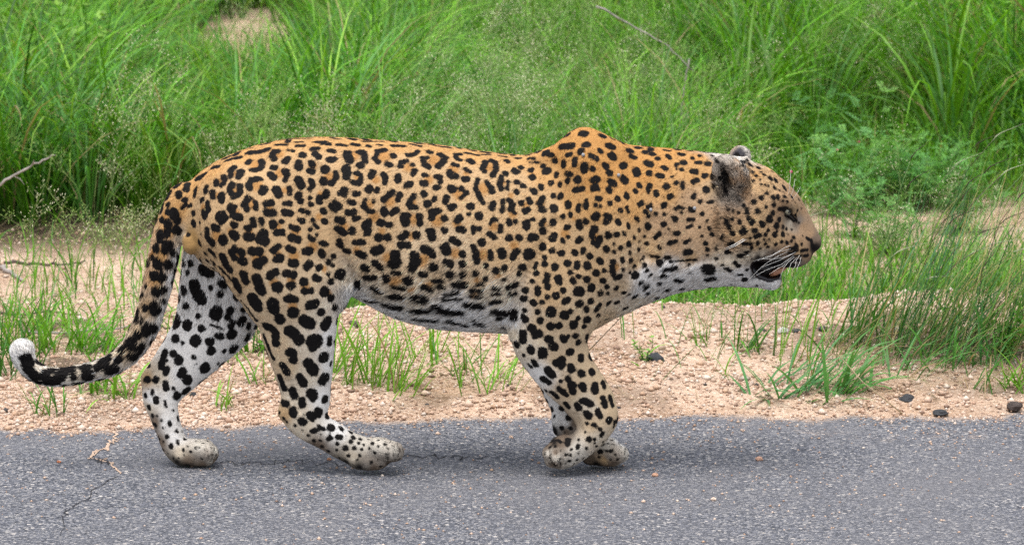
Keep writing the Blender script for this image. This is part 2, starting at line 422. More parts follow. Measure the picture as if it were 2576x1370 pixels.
# ------------------------------------------------------------------ the coat: every mark, and shade painted along toe and leg creases, is a stroke "x,y x,y ... w" in the pixels of one close-up
Z4 = (375.7, 322.0, .3917, """955,68 1045,66 10;830,74 940,64 11;1062,88 1160,100 11;1180,68 1230,72 8;810,107 890,108 11;930,90 985,88 7;940,116 995,114 13;1205,104 1262,112 15;1300,98 1350,110 12;
640,132 665,124 8;705,108 770,98 13;628,160 700,154 770,132 17;492,212 530,200 18;555,195 588,188 20;400,255 452,244 20;300,325 340,310 362,295 20;645,205 628,232 19;715,205 730,235 705,265 650,270 17;
832,150 800,155 786,180 808,204 20;890,190 872,222 22;885,138 925,148 10;978,170 990,176 22;1035,138 1090,130 15;1060,160 1092,192 18;1145,142 1195,150 15;1140,206 1190,203 19;1255,156 1292,158 14;1285,165 1300,208 15;1332,148 1370,156 12;
548,248 518,278 526,315 16;592,272 572,320 20;785,252 815,256 17;955,215 960,262 23;1038,218 1050,245 15;1020,280 1055,282 17;1118,258 1138,270 24;1195,275 1202,325 1162,362 15;1105,340 1125,328 18;1268,245 1270,290 1260,322 21;1350,235 1365,240 20;
425,330 430,370 16;475,308 485,340 462,372 13;300,388 290,435 20;372,370 356,408 17;245,355 235,402 20;180,412 195,435 20;715,326 658,330 636,370 650,396 17;748,380 715,415 22;768,290 805,325 21;865,275 887,300 872,335 17;950,322 982,375 23;1035,335 1048,365 1032,395 16;1320,292 1350,300 14;1310,350 1360,345 14;
532,358 514,400 538,440 580,420 582,372 17;405,402 410,452 19;462,425 465,472 22;325,468 352,456 15;372,478 378,525 355,565 340,535 20;215,460 240,462 12;207,515 238,490 13;250,505 268,492 11;280,545 284,550 14;153,528 165,570 20;282,600 290,625 18;
812,388 838,438 24;896,382 902,428 15;955,430 975,475 20;1028,440 1034,450 13;1040,488 16;632,448 610,490 630,525 20;680,470 684,520 15;642,445 668,455 8;735,490 792,476 18;748,542 808,545 21;862,485 908,486 15;862,542 915,550 20;
522,500 538,560 590,575 21;540,500 560,506 12;455,545 440,580 460,598 488,575 470,548 20;665,580 672,625 18;715,582 725,618 18;790,600 800,635 20;850,600 15;815,668 860,670 20;955,582 990,600 17;970,525 1028,545 13;
405,630 448,650 23;530,620 560,628 18;525,672 562,700 24;615,640 650,642 17;622,692 650,698 26;738,672 718,708 750,730 30;905,630 960,648 16;902,698 965,718 22;1035,650 14;1022,690 1055,722 16;1075,686 12;1050,590 12;1055,618 1085,642 12;1095,440 1088,478 19;1130,430 20;1190,470 1222,512 18;1160,495 1190,525 12;1105,530 1135,545 14;1115,600 1138,602 17;
370,652 368,700 412,745 20;480,700 468,735 26;385,780 420,818 20;600,800 545,778 528,800 548,835 22;600,855 28;650,790 715,790 25;685,878 740,845 27;790,792 838,752 19;808,848 848,832 22;890,772 930,786 22;988,792 1038,788 20;898,866 948,866 24;1000,900 1035,868 24;1092,790 1122,825 19;1100,735 1145,750 13;1180,815 1185,828 15;
468,820 492,880 522,912 22;598,928 622,992 26;685,955 700,1000 722,1055 29;765,952 820,920 25;820,1022 36;870,930 930,945 22;908,1012 27;1055,955 1095,975 20;1090,895 20;992,985 25;985,1050 1050,1042 18;1150,860 14;1180,882 12;1150,935 15;1165,985 22;1225,938 32;1125,1050 29;1168,1090 24;
545,972 578,1050 26;655,1080 705,1165 33;790,1110 802,1175 32;870,1092 945,1100 22;922,1182 38;1018,1142 1080,1120 27;1105,1180 24;1190,1150 18;
265,870 22;330,900 400,938 30;285,1000 300,1050 340,1108 32;395,1025 16;455,1065 22;410,1200 450,1160 28;522,1165 495,1222 18;235,1140 20;240,1270 28;312,1210 15;168,1195 176,1260 22;530,1250 18;600,1170 14;370,850 12;450,890 525,975 10;590,1105 690,1238 9;
75,590 15;115,600 118,625 18;65,670 70,720 19;120,655 110,690 16;186,580 182,610 17;165,650 190,665 20;30,655 26,680 13;40,770 21;98,785 132,745 25;150,800 18;50,870 24;125,878 25;15,830 14;30,950 22;80,960 24;50,1050 25;95,1040 20;45,1170 25;10,1150 17;20,1290 25;90,1110 14;120,490 17;120,540 14;65,900 14""")
Z3 = (805.0, 295.2, .3917, """0,128 25,128 6;68,130 110,138 10;270,154 400,155 8;0,150 52,155 7;10,172 70,176 7;108,175 172,182 14;200,170 250,180 13;300,182 330,184 13;365,175 395,178 8;462,182 545,185 15;580,170 650,186 13;705,170 750,185 12;765,185 838,195 13;
48,210 92,216 14;55,275 105,262 18;168,232 182,272 200,282 19;242,220 285,228 290,282 250,308 17;422,208 372,218 354,262 374,288 16;462,232 478,256 19;425,292 455,310 19;558,240 600,240 632,216 17;705,222 23;690,258 662,262 672,300 702,322 17;765,236 806,256 798,282 752,316 17;902,236 872,238 878,262 904,275 14;952,274 985,290 19;930,226 1020,244 11;1045,238 1095,240 9;1150,246 1200,254 8;1192,274 1215,290 17;1265,262 14;1062,280 1046,328 1065,350 17;1092,270 1130,290 1130,340 1106,376 15;1186,350 1200,370 16;1242,335 1275,356 17;1290,320 15;
35,325 22,350 21;100,345 105,390 70,434 14;12,400 28,420 20;165,320 168,380 23;235,356 265,378 260,406 15;205,415 258,425 15;340,345 325,385 21;402,360 420,390 416,426 16;500,370 500,410 21;566,280 522,290 516,320 16;595,305 14;612,335 590,370 17;545,437 590,425 19;660,370 690,373 16;658,420 680,426 22;740,380 775,387 770,416 15;738,450 765,446 17;850,300 890,311 13;830,345 842,370 880,380 21;930,330 970,350 15;920,395 955,396 17;
160,460 150,502 22;126,488 13;218,490 250,493 16;320,442 310,475 19;372,455 362,480 15;468,476 430,508 408,532 19;515,490 496,535 17;605,502 582,530 568,568 16;575,576 625,576 15;670,492 22;740,512 730,535 14;690,556 22;830,456 860,460 23;815,508 800,550 20;905,455 940,485 900,520 14;835,582 868,570 20;1015,395 1000,450 1020,510 1050,550 14;1068,412 1100,450 1105,482 16;1165,380 1155,430 1165,460 15;1210,408 1200,465 11;1265,415 16;1305,440 15;1262,478 18;
40,490 21;20,600 21;75,570 100,592 18;130,562 14;95,535 12;180,545 225,546 15;170,612 225,612 17;215,652 255,645 15;102,655 155,667 19;290,530 280,570 310,602 345,605 15;345,540 13;405,580 415,622 20;502,588 458,620 17;540,630 552,680 26;572,632 13;640,630 640,690 17;768,600 718,608 715,650 18;800,650 20;905,635 876,668 19;950,578 980,568 19;955,620 12;1118,545 1100,590 16;1175,528 1170,610 13;1215,528 1235,560 1222,590 1250,612 13;1295,550 13;1340,520 1352,550 15;1320,602 19;
102,710 160,745 19;205,712 210,740 21;318,665 292,700 305,742 22;375,670 400,680 19;430,690 458,690 18;375,770 25;435,770 23;515,775 558,745 22;620,756 23;715,722 722,780 26;695,728 18;800,724 22;885,716 930,722 20;1030,620 1018,645 20;990,700 985,740 14;1000,716 1035,716 13;1095,682 1112,652 1140,660 13;1160,692 1155,740 15;1080,742 1130,775 15;1215,658 1220,690 16;1252,670 15;1330,670 1330,710 21;1215,772 21;1280,770 21;
125,790 130,822 24;215,802 290,800 17;150,856 190,858 14;235,870 288,890 19;342,862 400,842 25;478,872 492,935 458,938 27;345,932 400,970 19;510,820 578,820 19;602,882 618,920 592,970 28;660,842 700,852 730,890 22;730,960 27;640,1006 680,1008 16;800,822 820,868 26;845,782 900,810 19;915,880 21;915,940 22;800,922 850,948 20;980,822 1000,862 1006,930 17;1040,800 22;1090,860 1100,910 16;1165,850 1170,890 25;1270,850 1236,905 19;1065,950 17;1130,985 21;1185,966 17;1350,880 28;1280,960 1320,962 17;1280,1002 13;1360,770 20;
270,962 315,975 20;282,1030 358,1026 17;430,1035 24;458,1000 520,1002 11;565,1050 27;462,1090 555,1100 11;722,1050 790,1050 14;655,1088 718,1105 17;762,1090 800,1092 13;832,1010 24;915,1008 19;858,1072 938,1076 17;1000,1002 19;1012,1072 1050,1070 11;1065,1040 14;1110,1102 1150,1098 13;1182,1040 13;1205,1095 1268,1070 16;
340,1092 388,1130 18;442,1150 530,1152 18;592,1148 690,1162 16;602,1178 690,1186 10;792,1140 900,1122 9;792,1170 910,1166 9;962,1115 1040,1112 11;962,1150 1040,1152 9;1102,1140 1160,1132 10;1222,1138 1260,1130 16;1092,1190 1160,1180 13;
412,1200 530,1222 22;585,1240 715,1242 18;722,1215 780,1220 13;772,1242 920,1256 24;932,1202 1048,1212 20;1110,1245 1205,1262 20;1150,1292 20;602,1290 760,1302 16;822,1300 958,1335 16;992,1300 1060,1340 13;1180,1352 17;300,1172 365,1182 13;240,1052 240,1098 22""")
Z2 = (1274.6, 295.2, .3917, """358,130 400,106 13;250,185 310,174 8;472,110 505,102 23;597,112 635,124 17;722,156 770,165 11;62,262 90,262 12;135,262 180,266 8;145,290 210,290 8;268,218 235,232 16;245,228 298,245 15;342,186 430,185 19;492,180 530,172 17;475,216 19;600,215 21;642,180 690,190 19;530,242 585,268 17;660,255 698,246 23;770,212 812,216 15;792,245 828,260 16;882,222 948,236 19;1012,210 1048,216 11;1032,240 1050,268 13;1102,230 1140,240 15;1160,210 1190,216 11;870,180 950,186 7;1250,216 1310,222 7;1240,246 13;1192,262 14;1320,246 11;1212,290 1250,290 14;1295,300 20;970,266 14;1140,290 17;
382,245 415,233 13;310,280 20;365,300 24;440,265 435,305 19;502,300 496,345 23;555,330 16;625,310 645,312 22;660,356 20;728,320 765,300 21;830,330 840,368 23;890,292 930,305 19;915,360 17;1000,316 1030,336 17;970,372 1002,380 16;1090,300 1090,335 11;1125,335 14;1182,345 1225,345 14;1272,376 15;1320,376 18;1065,380 9;1188,415 1230,402 15;
38,342 68,360 15;90,320 17;155,340 16;155,385 175,382 18;240,352 270,338 22;235,312 13;320,370 19;375,366 418,366 16;392,405 21;455,400 23;548,402 590,392 19;552,455 590,455 19;660,410 700,430 19;660,466 19;755,400 26;850,435 17;828,475 16;920,430 910,480 15;960,470 960,500 15;1025,445 19;1090,420 13;1130,412 1130,450 11;1280,465 19;1042,512 1068,502 15;1210,490 1192,520 13;1245,540 15;1290,550 1322,540 10;1330,440 12;
65,416 16;105,440 13;65,480 17;165,462 185,485 17;218,432 225,462 15;285,422 18;340,430 16;430,470 495,456 18;770,490 772,512 18;715,525 17;660,550 17;580,522 605,522 16;570,562 15;600,568 11;510,525 510,588 13;460,560 458,602 15;395,542 395,568 22;345,495 345,522 17;300,500 17;238,512 206,558 17;212,590 245,592 16;290,572 310,590 21;95,550 15;135,520 150,545 11;115,606 145,590 16;20,532 45,560 35,600 14;50,612 11;
848,560 870,546 16;905,580 925,562 935,572 11;910,630 13;890,605 11;1010,565 16;1010,620 11;960,620 11;1085,590 1108,572 1132,582 11;1120,610 10;1078,662 1092,645 14;1000,690 1020,680 15;910,700 20;850,665 822,642 12;770,575 784,610 13;730,595 15;710,655 724,685 16;640,622 655,642 636,676 19;570,636 24;465,662 470,708 19;505,670 17;410,625 13;362,636 16;300,672 22;245,650 216,690 14;230,730 20;170,656 15;120,682 140,700 19;55,670 15;15,666 19;
1160,655 1200,656 10;1152,710 1195,692 12;1255,620 14;1290,665 12;1305,710 11;1070,746 1105,746 12;985,742 948,775 12;1042,805 1090,796 13;1150,800 11;1176,786 9;1252,762 11;1320,752 11;1280,812 11;1290,846 13;1350,840 11;1142,866 1190,866 17;1290,885 10;1015,895 1045,900 13;1240,705 6;1040,715 7;1130,510 6;1060,640 6;
850,725 13;885,766 9;780,682 785,710 11;760,745 17;710,752 17;650,740 650,768 17;572,710 546,740 550,768 17;602,775 582,820 552,802 18;482,775 452,800 18;375,702 405,706 17;355,782 365,800 15;395,770 13;285,782 315,760 20;162,772 190,766 19;80,766 19;18,775 20;
820,770 11;850,795 11;900,810 12;785,810 16;735,835 13;690,810 12;640,845 21;690,865 13;490,842 485,870 15;440,870 19;365,860 345,880 17;290,852 16;230,832 22;150,862 140,890 26;70,852 42,898 16;850,850 13;790,870 11;880,890 860,920 8;800,920 16;745,905 745,925 13;680,922 680,988 700,1030 732,1020 16;745,980 13;585,906 610,934 17;535,890 18;515,932 520,968 19;455,932 450,968 16;390,936 22;310,960 26;245,900 13;245,940 18;195,930 180,970 9;
820,955 13;790,995 11;920,886 980,896 8;1050,926 1230,912 6;985,935 22;1002,985 1100,966 13;885,950 13;900,985 11;990,1020 1030,1020 11;1080,1040 1130,1050 15;1170,945 9;1275,965 1310,985 36;1280,1040 1340,1034 18;1180,1000 7;925,1010 9;830,1012 24;860,1060 18;895,1090 18;990,1066 14;905,1130 16;825,1146 17;785,1136 11;755,1126 11;
575,1000 19;625,982 13;460,1022 14;410,992 16;425,1050 19;515,1040 19;620,1046 17;645,1086 13;705,1095 17;650,1130 13;605,1115 598,1140 17;545,1080 545,1100 20;448,1112 472,1120 27;365,1112 17;330,1030 340,1060 23;260,1010 252,1055 265,1090 17;190,1002 18;165,1050 15;200,1090 200,1140 17;120,1110 18;110,1166 23;320,1130 320,1152 19;260,1152 14;230,1186 14;170,1190 19;358,1186 400,1170 17;465,1196 23;540,1180 17;515,1230 18;602,1200 572,1240 15;655,1190 18;710,1186 14;285,1235 284,1258 28;200,1250 18;215,1300 18;110,1280 120,1300 27;120,1240 13;52,1240 42,1290 22;365,1255 375,1275 24;410,1246 16;460,1286 15;430,1330 26;520,1300 22;500,1340 15;335,1335 20;285,1340 26;590,1270 17;160,1350 23""")
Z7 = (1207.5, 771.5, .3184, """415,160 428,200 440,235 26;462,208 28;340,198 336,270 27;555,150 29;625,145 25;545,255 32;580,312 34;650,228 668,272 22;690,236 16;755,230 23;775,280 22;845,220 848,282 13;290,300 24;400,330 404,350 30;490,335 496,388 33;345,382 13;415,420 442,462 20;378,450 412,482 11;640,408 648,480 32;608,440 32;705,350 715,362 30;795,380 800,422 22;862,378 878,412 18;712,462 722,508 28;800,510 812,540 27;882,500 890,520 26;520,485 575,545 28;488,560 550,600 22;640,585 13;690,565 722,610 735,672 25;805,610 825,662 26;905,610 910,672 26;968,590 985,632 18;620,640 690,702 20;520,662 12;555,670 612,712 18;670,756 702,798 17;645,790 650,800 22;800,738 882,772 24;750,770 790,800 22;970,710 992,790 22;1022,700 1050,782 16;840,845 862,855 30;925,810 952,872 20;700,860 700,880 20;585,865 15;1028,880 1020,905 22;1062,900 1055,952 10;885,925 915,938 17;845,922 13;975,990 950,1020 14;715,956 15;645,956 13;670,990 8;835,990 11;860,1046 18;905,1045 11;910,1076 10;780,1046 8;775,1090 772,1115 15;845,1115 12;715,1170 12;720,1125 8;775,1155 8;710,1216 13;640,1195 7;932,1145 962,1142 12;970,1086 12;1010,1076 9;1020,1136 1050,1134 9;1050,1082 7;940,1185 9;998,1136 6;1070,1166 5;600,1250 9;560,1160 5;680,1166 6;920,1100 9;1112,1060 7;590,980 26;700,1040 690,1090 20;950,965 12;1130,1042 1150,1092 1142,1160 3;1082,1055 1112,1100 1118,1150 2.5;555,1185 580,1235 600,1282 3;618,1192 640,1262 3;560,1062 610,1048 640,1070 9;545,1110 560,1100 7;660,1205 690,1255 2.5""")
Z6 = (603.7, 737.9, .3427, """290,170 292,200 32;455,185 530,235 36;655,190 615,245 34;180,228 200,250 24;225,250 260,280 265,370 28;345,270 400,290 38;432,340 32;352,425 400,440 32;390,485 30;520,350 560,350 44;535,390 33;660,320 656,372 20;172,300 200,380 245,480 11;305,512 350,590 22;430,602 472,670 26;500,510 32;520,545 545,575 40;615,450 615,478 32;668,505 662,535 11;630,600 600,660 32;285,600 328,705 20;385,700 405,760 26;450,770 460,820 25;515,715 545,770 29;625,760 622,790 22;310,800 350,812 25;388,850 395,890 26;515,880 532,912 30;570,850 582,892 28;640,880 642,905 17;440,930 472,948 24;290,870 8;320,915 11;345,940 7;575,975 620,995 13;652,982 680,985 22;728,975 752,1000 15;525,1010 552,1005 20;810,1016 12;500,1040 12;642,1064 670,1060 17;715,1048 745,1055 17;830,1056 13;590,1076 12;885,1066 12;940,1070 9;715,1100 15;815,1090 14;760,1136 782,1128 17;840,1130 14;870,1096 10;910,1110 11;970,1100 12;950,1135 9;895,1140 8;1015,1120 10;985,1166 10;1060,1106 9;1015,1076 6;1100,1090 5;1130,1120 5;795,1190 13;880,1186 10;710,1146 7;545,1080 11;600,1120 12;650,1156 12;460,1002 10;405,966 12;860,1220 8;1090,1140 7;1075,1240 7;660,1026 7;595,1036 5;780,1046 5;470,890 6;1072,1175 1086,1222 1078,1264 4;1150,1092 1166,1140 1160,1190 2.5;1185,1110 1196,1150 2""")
Z5 = (0.0, 737.9, .3428, """1070,90 1062,125 20;1135,70 1130,150 22;1008,130 1000,200 18;1040,185 1035,215 14;1075,220 1070,305 26;1008,285 1008,320 20;1140,245 16;1110,290 12;958,345 950,395 27;1048,375 1030,432 24;985,395 20;890,410 22;1000,445 980,485 20;880,470 850,502 20;955,462 18;800,470 742,502 24;720,542 22;850,550 795,575 26;740,540 790,522 12;590,540 658,532 18;640,592 650,610 30;725,640 765,625 22;470,540 530,560 32;450,600 28;540,612 20;410,640 28;360,572 16;400,562 18;325,610 330,640 32;330,582 18;235,590 262,620 38;180,505 220,510 38;150,475 225,455 18;210,555 36;285,655 28;380,662 16;
1365,95 16;1570,140 1590,165 36;1702,112 1675,145 20;1300,170 1280,250 20;1370,210 1372,250 32;1700,230 1692,245 20;1455,170 14;1540,228 1635,262 9;1695,310 1705,290 34;1285,330 24;1340,362 12;1440,330 1430,362 34;1540,352 30;1555,410 1545,430 28;1645,420 16;1270,430 1275,450 22;1212,420 1180,542 24;1420,465 19;1318,470 1302,510 24;1225,490 9;1088,540 1095,525 16;1440,520 6;1510,525 1500,560 32;1345,560 1332,600 32;1230,545 1212,585 20;1150,618 1138,645 18;1360,620 1385,650 28;1065,628 1088,632 24;1215,650 1218,705 23;1272,690 10;1600,512 10;1285,738 1310,760 26;1120,705 1118,740 12;1062,740 1070,765 14;1090,820 1095,848 13;1140,770 1152,800 17;1210,790 1215,832 12;1270,856 9;1088,696 6;1045,696 6;1120,896 11;1155,900 11;1185,930 10;1240,945 1250,962 16;1303,895 1310,932 8;1195,982 9;1295,1010 13;1337,1012 7;1225,1046 13;1303,1075 1308,1100 13;1357,1066 11;1252,1118 16;1345,1145 8;1375,1116 7;1400,1160 11;1435,1130 8;1460,1166 5;1550,1130 7;1465,1126 5;1560,1180 6;1440,1080 7;1200,1086 6;1495,1096 5;1350,1186 5;1530,1190 5""")
Z1 = (1677.1, 301.9, .3233, """578,322 595,330 17;632,315 8;590,355 605,372 11;615,385 630,398 11;655,350 15;670,403 17;712,362 716,382 11;700,433 10;735,403 9;760,428 10;730,460 8;800,446 812,455 13;846,462 856,480 13;740,500 7;770,500 7;790,512 8;840,526 13;910,515 922,540 13;880,545 7;780,568 11;740,603 14;830,603 14;872,592 868,602 12;920,600 8;966,585 980,615 10;680,635 13;905,630 8;940,636 7;825,655 840,662 13;775,675 10;870,692 910,696 9;628,690 622,722 12;710,710 20;830,722 14;560,722 8;520,710 6;480,696 8;470,780 460,795 14;510,770 11;572,780 568,800 12;640,762 12;678,782 656,805 12;798,765 804,780 21;735,795 750,818 18;875,772 14;855,820 18;905,830 11;930,845 9;490,840 15;500,882 522,880 15;600,830 9;578,876 618,864 17;670,858 698,858 15;790,855 10;692,904 738,890 10;770,892 10;832,890 852,898 15;905,890 13;945,890 9;860,865 6;440,900 430,930 14;495,962 518,968 20;462,1025 490,1022 18;595,962 630,960 9;655,962 11;650,920 8;710,957 13;770,962 9;850,967 9;800,930 6;760,930 6;895,950 8;935,953 8;970,940 7;990,910 8;660,998 12;725,998 8;790,985 8;625,1030 11;560,1055 592,1056 14;535,1112 13;565,1135 12;462,1155 500,1176 9;435,1130 8;595,1235 615,1245 16;560,1200 595,1206 10;625,1168 9;
960,1002 1015,986 11;950,1036 1020,1018 7;1042,1022 1100,1006 8;960,1062 1100,1050 7;980,1088 1040,1092 7;975,852 7;1088,912 1132,942 6;420,762 7;600,665 7;850,1085 920,1112 990,1130 11;890,690 935,720 7;948,735 1000,778 13;905,688 880,682 8;1020,700 6;1050,690 5;1000,640 7;1030,620 5;670,470 5;650,520 5;820,400 5;880,440 6;1000,560 6;1030,800 5;1060,900 5;1000,960 5;1050,970 6;1128,968 1140,990 11;1150,1008 1180,990 9;1000,735 1012,790 6;925,700 960,712 5;905,680 940,690 5;380,300 400,330 5;430,470 460,560 9;405,440 430,500 8""")
ROS = [(Z3, "215,245,30;410,250,36;600,232,14;735,275,34;570,320,26;860,335,26;940,360,16;1090,320,28;1055,455,32;62,388,30;320,555,20;450,535,28;600,545,16;895,490,30;605,655,26;755,660,30;880,680,22;1120,700,22;590,760,20;440,900,26;670,910,30;870,870,26;1050,880,26;240,385,16;360,400,20;700,400,22;1240,620,20;480,1050,24;710,1070,16;1020,1040,16;350,640,26;155,700,22;1250,820,22;1180,420,12;1310,560,14;840,1125,1;510,1040,20;1000,1135,14;240,850,18;400,730,16;600,1100,14;1150,1010,14"),
       (Z4, "680,235,28;840,170,22;835,290,24;690,365,30;545,400,20;655,490,22;345,510,20;450,340,12;560,545,18;1150,310,22;870,400,16;435,430,14;1050,240,18;775,515,16;585,805,24;700,835,30;820,800,18;930,820,24;800,990,22;910,975,20;1000,1015,22;920,1140,22;1160,1060,16;940,660,22;430,685,26;640,660,18;550,290,14;1100,420,14;1120,900,16;1090,570,16;20,800,18;60,860,14;100,560,20;110,640,14;85,770,12;1050,760,24;520,660,14;825,630,18"),
       (Z2, "215,550,20;130,560,14;570,770,22;375,745,22;700,960,20;30,500,14;240,680,14;520,480,10;430,650,10;60,420,10;160,360,12")]
def parse(z):
    out = []
    for s in z[3].replace('\n', '').split(';'):
        tk = s.split()
        if len(tk) < 2: continue
        pts = [tuple(map(float, q.split(','))) for q in tk[:-1]]; wd = float(tk[-1])
        pts = [np.array((z[0]+z[2]*x, z[1]+z[2]*y)) for x, y in pts]; wd = wd*z[2]
        # the traced lines reach to the marks' ends: draw the round-ended stroke in from them, and fatter
        if len(pts) > 1:
            for i, j in ((0, 1), (-1, -2)):
                d = pts[j]-pts[i]; L = np.hypot(*d)+1e-9; pts[i] = pts[i]+d*min(0.42, (0.5 if len(pts) == 2 else 0.3)*wd/L)
        out.append(([tuple(q) for q in pts], wd*1.19+(1.9 if z is Z1 else 0.75)))
    return out
BVH = BVHTree.FromPolygons([Vector(v) for v in BV], [tuple(map(int, q)) for q in BQ])
def hit(u, v):
    p = Vector(P(u, v, 0.0)); d = (p-CAM).normalized()
    h = BVH.ray_cast(CAM, d, 30)
    return h[0] if h[0] is not None else BVH.find_nearest(p)[0]
S_pts, S_w = [], []
def add_stroke(pts3, wm):
    for a, b in zip(pts3, pts3[1:] if len(pts3) > 1 else pts3):
        n = max(1, int((b-a).length/0.0025))
        for i in range(n): S_pts.append(a.lerp(b, i/n)); S_w.append(wm*(1+0.22*noise.noise(S_pts[-1]*130)))
    S_pts.append(pts3[-1]); S_w.append(wm*(1+0.22*noise.noise(S_pts[-1]*130)))
U_TORSO = P(500, 600)[0]
n_near = 0
mirror = []
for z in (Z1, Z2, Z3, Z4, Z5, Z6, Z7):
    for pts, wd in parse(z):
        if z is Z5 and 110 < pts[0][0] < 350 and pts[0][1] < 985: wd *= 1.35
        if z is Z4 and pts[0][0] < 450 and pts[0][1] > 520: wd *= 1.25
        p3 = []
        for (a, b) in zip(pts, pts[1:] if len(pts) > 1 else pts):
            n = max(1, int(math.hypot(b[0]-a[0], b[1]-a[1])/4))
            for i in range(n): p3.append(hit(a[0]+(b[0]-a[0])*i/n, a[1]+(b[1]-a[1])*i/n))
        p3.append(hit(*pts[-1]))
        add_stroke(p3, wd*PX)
        q = p3[0]
        if q.x > P(760, 600)[0] and q.z > P(800, 800)[2]: mirror.append((p3, wd*PX))
for p3, wm in mirror:
    add_stroke([BVH.find_nearest(Vector((q.x, -q.y, q.z)))[0] for q in p3], wm)
RC = []
for z, txt in ROS:
    for s in txt.split(';'):
        x, y, r = map(float, s.split(','))
        h = hit(z[0]+z[2]*x, z[1]+z[2]*y); RC.append((h, r*z[2]*PX))
        RC.append((BVH.find_nearest(Vector((h.x, -h.y, h.z)))[0], r*z[2]*PX))
def kd_of(pts):
    k = KDTree(len(pts))
    for i, p in enumerate(pts): k.insert(p, i)
    k.balance(); return k
NV = len(BV)
def spot_field():
    kd = kd_of(S_pts); D = np.full(NV, 0.05)
    for i in range(NV):
        m = 0.05
        for (_, j, dist) in kd.find_n(BV[i], 6):
            q = dist-S_w[j]
            if q < m: m = q
        D[i] = m
    return D
t0 = time.time()
SD = spot_field()
# what the photograph does not show of the coat gets marks of the same kind
def zone(p):
    """mark half-width and spacing by place on the body"""
    return (0.0085, 0.017)
u_of = lambda x: 1288+x*1193
seen = np.zeros(NV, bool)
order = rng.permutation(NV)
vkd = kd_of(BV)
camv = np.array(CAM)
facing = ((camv-BV)*BN).sum(1) > 0
for i in order:
    if SD[i] < 0.0105: continue
    p = BV[i]
    u, v = u_of(p[0]), 1176-p[2]*1193
    if v <= 1085 and SD[i] < 0.013: continue
    if v > 1160 or (u > 1940) or p[2] < 0.02: continue
    if SD[i] < (0.0105 if v > 1085 else 0.015 if (u < 545 and v > 470) or (u > 1600 and v < 640) else 0.026) and facing[i] and p[1] < -0.02: continue
    if u < 105 and v < 905: continue
    if 458 < u < 506 and 588 < v < 640 and p[1] < -0.03: continue                    # bare pouch
    if u > 1780 and v < 530: continue                              # ears
    small = u > 1800 or v > 1060
    wd = (0.0045 if small else 0.0085)*rng.uniform(0.8, 1.2)
    if facing[i] and p[1] < -0.02: wd *= 0.6
    if v > 1085: wd = rng.uniform(.0016, .0030)
    ln = wd*rng.uniform(0.2, 1.6); t = rng.normal(size=3); t -= t@BN[i]*BN[i]; t /= np.linalg.norm(t)
    a, b = Vector(p-t*ln/2), Vector(p+t*ln/2)
    base = len(S_pts); add_stroke([a, b], wd)
    new = S_pts[base:]
    for (_, j, dist) in vkd.find_range(p, 0.045):
        m = min((Vector(BV[j])-q).length for q in new)-wd
        if m < SD[j]: SD[j] = m
for i in range(NV):
    p = BV[i]; u, v = 1288+p[0]*1193, 1176-p[2]*1193
    if 455 < u < 512 and 588 < v < 650 and p[1] < -0.012 and SD[i] < 0.02 and (u-481)**2+(v-611)**2 < 26**2 and p[1] < -0.03: SD[i] = 0.02
for i in range(NV):
    q = Vector(BV[i]); SD[i] += (noise.noise(q*70)*0.0020+noise.noise(q*150)*0.0022)*min(1, max(.25, (BL[i] if False else 1)))
RCD = np.full(NV, 0.0)
for c, r in RC:
    for (_, j, dist) in vkd.find_range(c, r*1.9): RCD[j] = max(RCD[j], min(1, max(0, 1.9-dist/r)))
print('spots', len(S_pts), round(time.time()-t0, 1))
